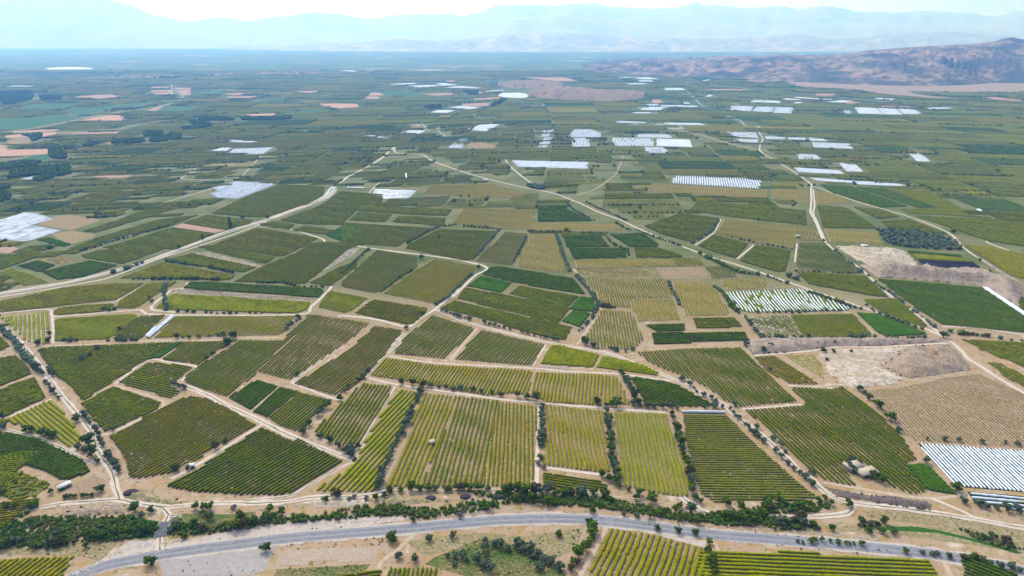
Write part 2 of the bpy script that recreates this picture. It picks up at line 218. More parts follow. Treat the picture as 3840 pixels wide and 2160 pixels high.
# ------------------------------------------------------------------ survey of the near plots
# style ; soil ; outline ; one row from end to end ; row distance in m ; label
NEAR = """
y;g;C1 0,905 300,845 500,800 880,768 1085,770 1000,825 890,895 600,925 300,962 0,995;F2 830,300 960,255;2.8;large yellow-green vineyard wedge at the left edge, in front of the main pale road
y;g;C1 1112,772 1345,757 1190,850 1050,945 1010,962 870,957 900,905;F2 1900,330 2150,230;2.8;yellowish vineyard strip narrowing away beside a diagonal dirt track
y;y;B1 405,175 440,150 840,115 872,130 780,178 640,192 400,208;F2 850,330 1690,240;2.6;small golden vineyard strip tucked between two pale tracks at left
b;p;B1 5,225 360,182 375,265 335,430 200,405 130,332 60,268;F2 455,380 460,800;4.2;vineyard patch of widely spaced upright rows beside the white van
b;y;B1 412,235 995,197 1038,208 1030,238 920,318 862,372 760,393 560,398 412,405;F2 900,640 1500,400;2.6;bright golden-yellow vineyard plot right of the widely spaced rows
g;t;B1 1060,213 1252,205 1120,335 1060,383 862,385 875,365 930,315;F2 1800,740 2330,440;2.8;green vineyard wedge left of the three short white plastic strips
y;t;B1 1322,215 2238,210 2190,262 2140,340 2100,358 1165,380;B1 1500,375 1690,215;2.9;long green vineyard plot right of the three short white plastic strips
b;y;B1 1172,152 1292,52 1332,46 2345,112 2320,165 2232,193 1300,165;B1 1200,130 2240,190;2.2;bright yellow-green vineyard trapezoid with a brown corner
s;p;B1 1290,10 1330,6 2382,84 2350,108 1300,44;B1 1300,15 2380,90;2.6;thin pale strip of sparse dotted vines behind the bright yellow-green trapezoid
d;g;C1 1375,808 1440,760 1640,765 2430,815 2450,830 2408,880 1900,842;C1 1400,790 2430,852;2.2;long dark green vineyard strip behind the pale dotted strip
g;t;B1 268,455 800,432 1310,410 1328,416 1108,545 880,692 622,858 500,720 440,690 330,550;F2 1000,1449 2200,840;2.8;large olive-green vineyard with two dark bushes standing in it
k;g;B1 1180,528 1115,543 1335,410 1392,405 1200,530;B1 1150,535 1360,408;2.0;narrow dark green strip running diagonally beside the bushy vineyard
g;t;B1 1398,408 1700,401 1805,388 1690,450 1488,583 1212,543;B1 1250,543 1450,405;2.9;square green vineyard behind the pale-edged triangle corner
g;t;B1 1115,562 1300,577 1455,605 1380,668 1283,735 1372,788 1290,838 885,716;B1 930,700 1340,790;3.4;four-sided green vineyard framed by a white path, dark trees at its corner
g;t;B1 852,742 1216,860 1188,918 900,1048 792,1087 700,1000 612,880;B1 790,1080 1216,862;2.7;green vineyard along the white left track, row of small bushes on its near edge
o;t;B1 822,1130 1180,932 1430,815 1560,832 1720,902 1938,1037 1610,1218 1450,1318 1290,1400 1050,1445 975,1438 940,1300 880,1200;F1 1700,800 2576,350;2.9;large brownish-olive vineyard right of the white track junction
e;t;B1 1245,1500 1500,1362 1975,1052 2200,1152 2260,1137 2582,1305 2195,1556 2082,1568 1800,1565 1450,1540;A1 1750,580 2500,180;2.9;large dense green vineyard at the bottom left above the stream
g;t;B1 1822,396 2130,396 2332,202 2398,206 1940,622 1930,658 1700,824 1560,778 1400,718 1382,690 1500,590;B1 1400,700 1800,400;2.8;long olive vineyard sloping up to the right, left half of the big block
o;t;B1 2404,206 2790,266 2640,395 2576,440 2190,698 1950,640 1944,622;B1 1960,632 2400,212;2.8;brownish vineyard with a pale near corner, right half of the big block
o;t;B1 2832,286 3043,320 2900,510 2780,640 2640,770 2510,813 2215,728 2500,550 2640,460;B1 2230,722 2832,290;2.8;brown-tinged vineyard left of the rocky gully in the middle
d;t;B1 1722,830 1940,692 2098,740 1890,924;B1 1890,920 2098,742;2.5;dark green vineyard square at the bend of the wide dirt track
d;t;B1 2112,745 2252,780 2020,983 1908,938;B1 1910,935 2115,750;2.5;narrow dark green vineyard wedge next to the dark square
g;t;B1 2256,785 2512,852 2400,950 2270,1078 2230,1088 2100,1040 2025,985;B1 2100,1038 2400,800;3.2;mid green vineyard square with trees along its lower right edge
g;g;B1 -150,560 120,510 218,600 240,650 -150,800;B1 0,740 235,648;2.6;green vineyard at the left edge, upper plot above the white track trees
g;g;B1 -150,830 262,670 350,830 40,973 -150,985;F1 0,250 700,0;2.6;green vineyard at the left edge behind the wide yellow-green rows
g;g;B1 -120,380 0,362 80,440 0,478 -120,500;B1 -50,460 60,420;2.6;small green vineyard triangle at the left edge behind the roadside olives
b;y;F1 100,370 690,105 800,90 1010,330 1260,670 1200,760 1060,790 560,560 330,480 180,440;F1 460,240 1110,785;3.5;triangular vineyard of wide separate rows beside the white left track
d;t;F1 -300,480 60,565 600,670 1260,985 1370,1160 1050,1290 900,1290 640,1150 200,1030 -300,930;F1 0,1000 900,590;2.6;dark green vineyard left of the two big roadside trees
y;y;A1 -100,1290 400,1265 785,1245 720,1320 625,1455 560,1520 -100,1560;A1 520,1449 775,1250;3.4;yellow vineyard in the bottom left corner
b;y;B2 -95,17 0,38 203,76 52,193 0,188 -178,150;B2 -90,165 150,60;2.7;small bright yellow-green vineyard at the fork of two tracks
o;y;B2 240,87 400,112 648,152 638,190 590,238 538,273 480,278 95,194;B2 130,194 380,100;3.0;patchy reddish-olive vineyard beside the track crossing
g;t;B2 692,207 998,300 985,332 820,498 778,538 392,498 480,372;B2 500,505 780,230;2.9;bushy green vineyard right of the track crossing
g;t;B2 1052,317 1538,427 1518,450 1438,588 852,543;B2 960,560 1180,340;2.9;green vineyard just right of the dirt lane dotted with vines
y;t;B2 342,527 700,582 1430,622 1448,645 1405,808 1280,800 1100,815 700,742 212,663;B2 700,735 800,590;2.9;very long green vineyard strip in the middle, left portion
y;t;B2 1455,637 1950,652 2068,667 2120,742 2178,885 1900,888 1550,868 1432,805;B2 1700,872 1732,645;3.4;olive vineyard with pale gaps between upright rows, right portion of the long strip
b;y;B2 1602,425 1952,507 1900,602 1502,575 1562,460;B2 1510,560 1940,560;2.2;bright yellow-green vineyard below the curving pale track
b;y;B2 1972,512 2262,580 2395,640 2385,663 1920,600;B2 1930,590 2380,650;2.2;bright green vineyard tapering to a point against the curving track
g;t;B2 155,720 395,742 250,1000 110,1222 20,1195 -200,1102 -190,1060 -30,900;B2 30,1190 330,740;3.6;green vineyard with broad diagonal rows left of the narrow path
b;t;B2 427,765 580,785 560,870 436,1087 391,1199 331,1334 256,1529 218,1546 -190,1538 -179,1507 91,1342 218,1087;B2 38,1537 436,1102;4.0;tapering green vineyard between a yellow path and a line of olives
y;t;B2 630,795 855,817 840,900 760,1130 700,1250 590,1510 330,1500 470,1190;B2 323,1492 503,1102;3.8;olive-yellow vineyard around a small stone hut
g;t;B2 860,817 1175,852 1150,1020 1110,1180 1068,1449 1060,1502 594,1510 704,1250 764,1130 844,900;B2 728,1492 848,1087;3.7;green vineyard with chalky white gaps right of the stone hut
o;y;B2 1180,857 1470,895 1480,920 1450,1400 1440,1500 1064,1502 1112,1180;B2 1156,1507 1192,1010;3.2;orange-tinged vineyard of dry grass with a bald middle
y;t;B2 1547,882 1980,932 2010,1250 2022,1380 2008,1402 1522,1340;A3 720,380 650,0;2.9;olive-yellow vineyard between two tree lines, centre right
b;t;B2 2050,937 2470,952 2488,1087 2533,1192 2578,1312 2623,1447 2630,1580 2450,1563 2210,1518 2113,1498 2070,1200;A3 1370,590 1260,0;3.2;bright green vineyard narrowing toward the viewer's stream trees
n;t;B3 0,957 330,957 500,1130 700,1310 890,1480 1026,1585 854,1610 644,1597 250,1625 137,1567 80,1400 20,1150;B3 60,1200 600,1205;2.9;vineyard of thin crosswise rows below the single thin white strip
d;t;B3 -395,672 -90,712 0,757 235,885 200,903 -280,893 -330,800;B3 -350,700 100,830;2.8;dark green crosswise vineyard between the hedge and the roadside olives
e;t;B3 -345,487 0,462 440,450 620,640 885,860 440,898 310,850 200,760 0,665 -130,620 -260,560;B3 0,470 330,850;3.2;large dense green vineyard with a dark right edge, left of the quarry
o;t;B3 540,522 700,512 1030,720 1010,733 800,725 620,620;B3 600,530 900,725;2.8;brownish narrow vineyard between the dense green plot and a dirt lane
s;y;B3 760,507 980,502 1050,570 1070,700 1040,680;B3 790,510 1060,690;2.8;sparse yellowing vineyard wedge beside the quarry
e;t;B3 465,922 900,892 922,870 812,752 1130,762 1200,747 1280,800 1420,900 1530,1000 1626,1087 1769,1297 1679,1334 1844,1537 1731,1563 1544,1492 1454,1394 1364,1327 1281,1310 1206,1320 1304,1500 1094,1462 906,1349 666,1087;B3 869,1087 1304,1492;3.3;very large green vineyard wrapping round the flat-roofed farmhouse
k;g;A4 1384,335 1580,315 1830,560 1905,638 1600,588;A4 1400,360 1880,620;2.0;small dense dark green patch beside the white plastic rows
s;t;B3 1380,777 1700,742 1950,682 2230,648 2700,850 2700,1215 2000,1170 1750,1158 1530,980 1450,850;F3 2600,4000 2900,4300;3.0;huge tan field of thin faint vine rows at the right
g;t;B3 72,227 388,222 458,298 102,308;B3 80,240 440,236;3.2;small dark green plot right of a dirt lane, left of the white wavy rows
d;t;B3 -240,345 470,332 508,398 0,418 -218,428;B3 -200,380 480,362;3.2;long low dark green crosswise plot above the dense green vineyard
d;t;B3 -300,277 20,267 20,323 -200,333;B3 -280,300 20,290;3.2;short dark green crosswise plot with trees at its left
h;p;B3 512,217 800,205 900,380 620,378;B3 660,215 830,370;3.0;patchy vineyard with white bald spots below the white wavy rows
g;g;B3 812,205 1280,197 1428,350 1380,373 912,378;B3 950,210 1130,372;3.0;green and brown vineyard between the patchy plot and dark bright-edged plot
k;g;B3 1312,187 1460,197 1700,282 1848,353 1540,368 1460,330;B3 1340,190 1600,350;1.9;dense bright dark green plot beside the main road, right side
g;t;B3 1362,87 1600,77 1700,152 1850,292 1800,300 1560,230;B3 1450,90 1780,290;2.6;narrow green vineyard wedge between the two converging pale roads
d;t;C3 1462,737 1800,762 2268,805 2750,1150 2750,1165 1960,1085 1750,955;F3 700,230 1900,900;2.7;large deep green vineyard in front of the eroded bank
g;t;B3 2105,390 2700,420 2700,690 2576,600 2250,470;F3 1800,1120 2500,1449;2.8;green vineyard at the right edge below the road crossing
g;t;B3 2300,562 2400,572 2700,730 2700,850 2576,750 2450,688;B3 2320,570 2576,740;2.8;small green vineyard wedge at the right edge beyond the white road
y;t;C2 672,30 1150,20 1400,90 1372,123 1240,130 622,98;C2 900,110 960,30;2.9;yellow-green vineyard with a curved top edge beside the main diagonal road
g;t;C2 130,182 840,216 800,263 420,245 122,226;C2 150,200 830,235;2.6;long thin green strip below the pale plastic field with scattered dark hedges
g;t;C2 125,237 388,252 330,308 62,294;C2 100,260 380,275;2.6;small green plot left of a short diagonal track
g;t;C2 432,262 788,280 778,338 382,309;C2 430,280 780,300;2.6;green plot right of a short diagonal track
y;t;C2 912,207 1440,207 1430,368 1150,358 832,323;C2 1000,335 1075,210;3.0;pale olive vineyard with upright rows behind a tree line
d;t;C2 1482,202 1700,207 1888,300 1482,308;C2 1490,250 1800,255;2.6;dark vineyard trapezoid left of the roadside olive line
y;t;C2 1442,317 2050,322 2148,378 1420,373;C2 1700,375 1690,318;3.4;pale striped vineyard strip behind a row of round trees
g;t;C2 0,312 720,357 480,460 430,498 0,463;C2 280,470 640,350;2.8;wide green vineyard divided by a pale diagonal line
g;t;C2 742,362 1170,377 1130,450 1000,598 920,603 485,508 500,480;C2 720,545 1090,375;2.8;large green vineyard with a lone bush in its upper part
g;t;C2 1232,382 1398,397 1388,430 1280,638 1012,608;C2 1130,625 1330,390;3.0;green vineyard leaning right, left of the pale upright-rowed plot
y;t;C2 1432,402 1610,407 1690,640 1680,693 1312,650;C2 1470,670 1530,405;3.2;olive vineyard with pale gaps, tall and narrowing, beside a dense olive line
g;t;C2 272,517 570,567 575,650 500,690 250,848 0,800 0,762;C2 120,820 490,555;2.9;green vineyard left of the big lone round tree
y;t;C2 692,587 1018,640 1000,680 900,800 700,928 312,850 540,680;C2 400,865 800,610;2.9;pale olive vineyard right of the big lone round tree
d;t;C2 1122,652 1200,647 1750,732 1850,858 1340,775 1052,702;C2 1100,685 1800,790;2.8;dark green crosswise-row upper plot of the block inside the track bend
k;g;C2 1052,717 1290,767 1210,843 945,790;C2 1000,740 1250,800;2.0;small dense green square inside the block at the track bend
g;t;C2 932,805 1200,852 1250,862 1730,965 1640,1080 868,888;C2 920,860 1600,1010;2.8;green crosswise-row middle plot of the block inside the track bend
g;t;B2 852,97 1750,300 1690,398 1600,388 742,150;B2 800,140 1650,360;2.8;long lowest plot of the block inside the track bend
g;t;C2 1342,792 1795,872 1705,960 1262,850;C2 1300,820 1740,910;2.6;green inner plot left of the bright emerald patch
k;g;C2 1802,872 1905,882 1918,966 1895,985 1712,965;C2 1740,930 1910,950;1.9;bright emerald green patch at the curved tree line
k;g;B2 1752,167 1888,192 1800,298 1662,250;B2 1700,200 1850,260;1.9;second bright emerald patch, just below the curved tree line end
g;t;C2 1822,727 2458,742 2500,888 2180,883 2190,958 1950,940 1900,850;C2 1980,930 1930,735;2.9;large dark-striped vineyard right of the curved tree line
y;t;C2 2192,890 2502,895 2558,1048 2240,1060 2200,960;C2 2330,1050 2290,895;2.8;olive vineyard with pale top edge in the lower right of the striped block
g;t;B2 1960,167 2190,182 2280,390 2210,468 1940,463 1835,390;B2 2050,465 2010,175;2.9;green vineyard with pale lines between a dirt lane and small dark trees
y;t;C3 -85,752 210,767 350,985 340,1013 20,1018;C3 160,1010 70,765;2.8;tall green vineyard left of the white wavy plastic rows
d;t;C2 1672,407 1950,407 2030,498 1700,500;C2 1690,450 2000,455;2.4;dark green plot with a reddish tinge under the row of round trees
d;t;C2 1712,507 2140,512 2160,578 1750,588;C2 1720,545 2150,550;3.0;dark green plot banded by crosswise stripes
d;t;C2 2022,402 2280,392 2400,480 2380,498 2170,493;C2 2080,440 2370,445;2.4;dark green pentagon plot against the main road
g;t;C2 2202,502 2390,502 2576,560 2576,578 2222,578;C2 2210,540 2500,548;2.8;green plot tapering along the main road with a bare corner
y;t;C2 1762,597 2576,587 2740,587 2735,640 1772,653;C2 2100,650 2080,592;3.0;long thin light green strip of short upright rows
s;y;C2 1762,658 2310,662 2348,718 1792,713;C2 1780,690 2330,692;2.6;thin dry yellowish strip below the long light strip
s;t;C3 -206,652 168,647 222,738 -150,735;C3 -40,735 -90,650;2.8;pinkish-olive striped vineyard left of a dark green one
d;t;C3 178,647 360,647 418,728 222,738;C3 320,733 250,647;2.8;dark green striped vineyard beside roadside trees
d;t;C3 -60,582 120,582 158,633 -60,640;C3 40,637 20,584;2.8;small dark green vineyard above the pinkish striped one
y;t;C3 292,742 600,737 638,790 590,813 335,818;C3 470,818 440,740;2.8;small yellow-olive vineyard behind the white wavy rows
g;t;C3 232,402 498,473 400,588 112,490;C3 200,480 450,500;2.6;green vineyard right of the main road, left of a short pale lane
g;t;C3 542,482 818,527 778,680 720,688 425,602;C3 520,560 800,590;2.6;green vineyard right of a short pale lane
y;t;C3 312,282 868,347 838,500 800,513 252,400;C3 560,455 610,318;3.0;pale olive vineyard with upright rows, wide, beyond the short pale lane
g;t;C3 882,347 998,357 1040,458 872,448;C3 950,450 930,352;3.0;small green vineyard beside the curving dirt road
d;t;C3 872,462 1070,467 1338,680 1318,703 852,668;C3 960,465 1190,690;2.9;deep green triangle-topped vineyard at the corner of the dirt road
g;t;C3 862,687 1380,717 1558,878 1450,868 952,778;C3 900,720 1450,800;2.5;green vineyard below the deep green triangle-topped one
y;t;C3 1072,362 1458,387 1518,478 1112,458;C3 1290,470 1240,370;3.2;striped olive vineyard above the upper quarry edge
g;t;C3 1012,182 1240,202 1478,358 1060,350;C3 1040,270 1400,300;2.4;green plot left of a line of dark trees, above the striped olive one
g;t;C3 0,245 272,278 240,378 50,458 -160,400 -290,340 -30,245;C3 -150,370 220,350;2.6;green vineyard just right of the main road's olive row
y;t;C3 -330,28 0,26 640,68 628,130 120,98 -370,70;C3 300,110 280,50;2.8;long pale green strip in front of the white striped plastic field
g;t;C3 122,142 480,180 930,222 938,333 600,298 290,258 52,218;C3 150,200 900,300;2.6;broad olive plot strewn with dark bushes
y;t;C3 672,48 943,67 948,163 672,128;C3 800,145 790,58;2.8;pale striped square plot left of the twin tracks
y;t;C3 1002,72 1258,142 1238,158 1012,178;C3 1120,165 1080,95;2.8;pale striped triangle right of the twin tracks
g;t;C3 1292,197 1500,212 1640,268 1472,288;C3 1320,230 1600,270;2.4;small green plot in front of the right-hand dirt road
g;t;C3 1492,302 1720,292 2008,400 1562,368;C3 1520,330 1900,370;2.4;green plot above the olive grove
k;g;C3 1692,522 2100,560 2112,572 1712,545;C3 1700,530 2100,566;1.9;dark strip at the top of the garden plot over the quarry
b;g;C3 1716,549 2130,578 2198,612 1762,588;C3 1720,560 2180,605;2.0;bright green middle strip of the garden plot over the quarry
p;g;C3 1766,592 2200,616 2310,690 1802,632;C3 1780,610 2290,680;2.0;dark purple strip of the garden plot over the quarry
y;g;C3 2122,482 2300,492 2750,590 2750,770 2500,722;C3 2150,500 2576,620;2.4;yellowish vineyard at the right edge beyond the eroded bank
g;t;C3 1822,420 1960,420 2080,520 1900,500;C3 1850,440 2050,515;2.4;small green vineyard inside the olive grove
g;t;C3 1760,262 2410,290 2760,430 2760,520 2300,450 1950,330;C3 1850,290 2500,400;2.4;wide olive-green plot with wavy tone at far right
d;t;C3 1040,25 1270,40 1700,190 1500,200 1130,90;C3 1080,40 1600,180;2.4;deep green diagonal strip beside the right-hand dirt road
d;t;C3 1300,42 1530,58 1920,205 1780,205;C3 1320,50 1850,205;2.4;deep green diagonal strip, second from the right-hand dirt road
g;t;C3 1560,60 1850,72 2080,190 2130,250 2380,285 1960,255 1700,245 1650,210 1930,205;C3 1700,80 2050,220;2.4;olive plot widening to the right behind two deep green strips
y;t;A3 952,965 1200,1002 1460,1042 1940,1172 1960,1330 1975,1500 790,1500 795,1300;A3 1240,1449 1400,1060;3.7;bushy vineyard with chalky gaps below the highway, centre
b;y;A4 -730,1200 -350,1212 0,1240 130,1192 600,1232 1600,1282 1700,1400 1735,1500 -720,1500;A4 0,1280 1600,1345;3.2;wide yellow-green crosswise vineyard at the bottom right below the highway
d;t;A4 1935,1292 2050,1262 2400,1402 2600,1500 1980,1500;A4 1950,1310 2350,1470;3.2;dark green vineyard wedge in the bottom right corner
g;t;A3 302,402 860,482 968,540 968,588 840,578 500,572 302,592;A3 305,450 950,545;3.0;small crosswise-row vineyard above the stream trees
y;g;C1 892,735 1238,612 1780,712 1740,748 1500,745;C1 950,735 1300,640;2.8;striped green vineyard pointing left along the canal road
g;g;C1 1275,588 1448,546 1935,650 1842,690 1380,618;C1 1300,590 1900,670;2.4;green vineyard above the left-pointing striped one
s;p;C1 1455,542 1560,530 1990,640 1945,655;C1 1470,540 1960,650;2.8;pale bald vineyard strip near the canal road
g;g;C1 1482,492 1600,482 2075,578 2010,625 1600,530;C1 1500,495 2040,600;2.4;green vineyard right of the pale bald strip
o;g;C1 1602,482 1942,352 2402,430 2320,480 2150,565 2090,568 1640,490;C1 1700,470 2300,480;2.4;broad green vineyard below the tall roadside tree
g;g;C1 1962,322 2100,302 2225,330 2190,365 1965,340;C1 1990,330 2200,345;2.6;small green plot below the canal bend
g;g;C1 2295,337 2525,372 2460,403 2200,372;C1 2250,365 2480,390;2.6;small green parallelogram plot right of the pale fork
g;g;C1 2110,295 2360,205 2700,215 2576,330 2280,325;C1 2200,290 2600,260;2.6;green vineyard right of the canal road below its bend
g;g;C1 2380,200 2470,150 2560,75 2900,100 2870,190 2700,212;C1 2450,190 2700,140;2.6;green vineyard inside the canal bend
g;g;C1 2232,545 2340,470 2460,458 2750,465 2620,520 2400,700 2300,775 1765,760 1950,655;C1 1900,760 2450,480;2.8;large light green vineyard with slanting rows, left of the shrubby track
s;p;C1 2380,625 2576,520 2720,500 2660,560 2440,680;C1 2400,640 2680,520;2.8;pale patchy vineyard strip with bare pinkish soil
g;g;C1 2325,770 2560,650 2700,600 2690,650 2490,795;C1 2350,775 2640,620;2.6;narrow green vineyard wedge beside the shrubby track
k;g;C1 2460,410 2600,330 2760,350 2600,465;C1 2480,410 2650,340;2.4;deep green small plot at the shrubby corner beyond the canal road
g;g;C1 762,502 930,462 1250,512 1080,570 800,505;C1 800,505 1150,545;2.6;small olive plot behind the roadside bushes at left
g;g;C1 935,460 1300,350 1630,395 1320,520 1100,490;C1 1000,470 1500,400;2.4;wide green plot touching the pinkish bare strip
g;g;C1 612,560 740,520 900,515 1080,575 930,625 640,580;C1 650,560 1000,590;2.6;dark hedged green plot left of the canal road bushes
d;g;C1 312,685 680,600 890,635 640,720 430,745;C1 350,700 800,640;2.2;deep green diamond plot beside the canal road at left
b;g;C1 2,690 90,652 370,765 180,790;C1 40,680 270,780;3.6;small bright wide-striped plot at the left edge before the canal road
s;y;C1 300,595 430,560 570,600 430,632;C1 330,600 520,600;3.0;small tan-brown plot among dark green plots at left
d;g;C1 130,640 290,600 420,635 300,690;C1 170,645 360,650;2.6;dark green plot with thin stripes behind the wide-striped plot
g;g;C1 0,585 230,512 350,548 20,665 -100,680;C1 20,600 250,540;2.4;olive plot at the left edge behind a pale lane
k;g;C1 275,440 370,425 540,478 480,495;C1 300,440 500,485;2.4;small dark plot in front of the dull plastic field
g;g;C1 1375,318 1560,255 1910,295 1880,325 1690,368;C1 1450,310 1800,330;2.4;green plot just right of the pinkish bare strip
g;g;C1 1590,245 1830,130 2110,25 2450,40 2440,110 2330,170 2010,270 1880,270;C1 1800,260 2300,90;2.6;very large even green vineyard below the dull blue plastic field
g;g;C1 440,545 700,440 1200,290 1500,255 1290,335 820,440 560,555;C1 600,500 1200,320;2.6;long green belt running diagonally behind dark hedges at left
g;g;C1 620,380 900,290 1130,200 1340,205 1060,290 720,390;C1 700,370 1200,230;2.6;olive green belt running diagonally right of the brown fallow patch
o;g;C1 490,150 780,65 1080,80 830,165 700,175;C1 550,140 950,90;2.4;brownish plot in the middle of the left plain
"""
# bare fields, fallow, tracks of bare soil: material key ; outline ; name ; label
BARE = """
t;A1 622,640 760,530 925,432 1060,482 1062,560 992,650 655,680;stubble patch
pink;C1 1305,345 1380,318 1700,370 1625,392;pink
pink;C1 0,500 100,490 165,525 60,545 -50,530;pink
brown;C1 280,325 430,265 520,255 770,292 690,325 540,370 420,355;fallow
brown;C1 380,400 540,372 720,405 690,430 550,475 500,470;fallow
orange;D1 -60,500 65,545 50,568 370,562 355,600 200,610 -60,620;orange
orange;D1 40,455 430,432 400,465 45,478;orange
orange;D1 100,430 450,408 440,425 95,440;orange
orange;D1 610,348 710,322 830,305 950,310 915,345;orange
orange;D1 2400,222 2560,215 2700,222 2705,245 2560,258;orange
pink;D1 1700,142 1850,138 1830,155 1720,155;pink
orange;D1 1140,120 1310,117 1290,130 1135,130;orange
orange;D1 1150,92 1280,90 1275,98 1140,100;orange
pink;D1 1330,115 1440,112 1440,150 1380,155;pink
orange;D1 1310,100 1460,98 1450,108 1320,108;orange
pink;D1 1100,270 1230,235 1220,250 1170,275;pink
orange;D1 1850,300 2090,292 2060,310 1900,312;orange
pink;D1 540,165 780,150 950,165 750,180;pink
orange;D1 1150,138 1310,132 1305,146 1180,150;orange
pink;D1 2240,125 2400,120 2370,138 2270,136;orange
pink;D1 1710,165 1960,160 1920,175 1720,175;pink
pink;D1 810,500 1000,490 1110,482 1000,505 790,520;pink
pink;D1 700,765 1010,757 960,775 820,782 730,775;pink
pink;D1 420,445 900,425 880,445 640,450;pink
yellowf;D1 1540,675 1760,672 1780,690 1545,688;dry
brown;D1 45,480 250,475 220,520 60,525;fallow
emer;D1 170,255 300,220 620,215 540,240 430,262;green
emer;D1 500,262 830,240 1080,205 1140,215 900,250 640,300 530,300;green
emer;D1 0,340 500,300 620,320 240,400 0,420;green
emer;D1 120,655 300,590 375,600 370,640 280,665;green
emer;D1 1200,270 1260,248 1455,240 1450,275 1210,280;green
emer;D1 1480,150 1620,112 1720,110 1690,130 1550,155;green
emer;D1 1960,190 2160,175 2150,195 1990,200;green
emer;D1 2200,285 2280,265 2450,268 2430,285;green
emer;D2 260,125 480,118 630,155 500,165 330,155;green
emer;D2 1100,52 1275,40 1260,58 1110,65;green
orange;D2 210,140 260,135 340,150 300,158 210,158;orange
orange;D2 170,168 280,165 290,180 230,186;orange
pink;D2 630,145 800,138 890,148 700,160;pink
pink;D2 780,45 880,42 830,58;pink
pink;D2 910,220 1120,212 1110,235 920,238;pink
pink;D2 1380,20 1700,22 1770,48 1600,50;pink
pink;D2 2340,190 2400,188 2440,215 2340,218;pink
brown;D2 950,520 1030,505 1200,540 1190,555 960,558;fallow
pink;D2 1000,180 1200,168 1190,185 1010,190;pink
pink;D3 1680,530 1720,530 1830,590 1790,592;pink
orange;D3 1200,208 1380,205 1250,220;orange
tan;D3 780,62 950,45 1300,48 1700,85 2576,35 2750,50 2750,120 2480,132 1900,128 1700,122 1750,148 2030,178 1850,176 1500,142 1200,102 900,92;tan
tan;D3 440,12 610,12 560,30 450,25;tan
tan;D3 480,42 640,40 630,55 500,55;tan
pink;D3 1010,140 1160,145 1120,160 1000,158;pink
pink;D3 2270,160 2560,190 2540,202 2330,185;pink
pink;D3 140,108 500,108 450,118 260,118;pink
soily;A2 180,1340 270,1195 880,1160 840,1290 530,1300 520,1345;sandy
soily;A2 560,1240 900,1170 1250,1160 1190,1290 860,1310;sandy2
chalk;A3 1490,1040 1960,1095 1940,1165 1470,1040;chalk
dryg;A2 1500,1100 2200,1010 2700,1050 A3 720,960 640,1180 430,1280 300,1230 150,1120 A2 2300,1100 1700,1250;dry
weed;A2 1800,1260 2250,1080 A3 200,1150 420,1290 550,1449 -100,1449 A2 2100,1449 1700,1330;weedy
weed;A2 180,1449 200,1380 800,1350 1150,1330 1050,1449;weedy
chalk;A1 1000,1300 1300,1100 1600,1080 1580,1210 1100,1340;chalk
chalk;A1 1650,1190 1680,1130 2200,1020 2576,960 A2 900,860 1480,850 1500,890 0,1060 A1 2000,1170;chalk
greyish;A1 1600,1310 2000,1200 2576,1140 A2 200,1150 80,1400 -100,1449 A1 1640,1449;grey
dryg;A1 0,1100 700,1120 1200,1100 1000,1300 830,1250 0,1230;dry
greeng;A1 900,870 1300,850 1600,900 1590,1060 1300,1080 900,1050;green
weed;A1 1680,900 1850,820 2300,830 2576,800 2576,960 2100,1030 1700,1080;weedy
dryg;A4 500,950 1200,930 2100,980 2576,1050 2800,1200 2400,1190 1500,1060 700,990;dry
greeng;A4 1180,950 1500,955 1700,985 2100,1080 2450,1180 2576,1220 2500,1225 2100,1110 1700,1015 1200,990;green
dryg;A4 950,790 1300,790 2100,890 2800,1010 2800,1190 2100,1000 1300,900 1000,860;dry
dark;A4 1000,650 1200,640 1560,700 1660,770 1400,760 1050,690;dark
dark;A1 1240,600 1380,580 1490,590 1380,660 1290,670;dark
weed;A1 0,370 200,400 510,530 460,570 370,640 140,690 0,640 -100,500;weedy
"""
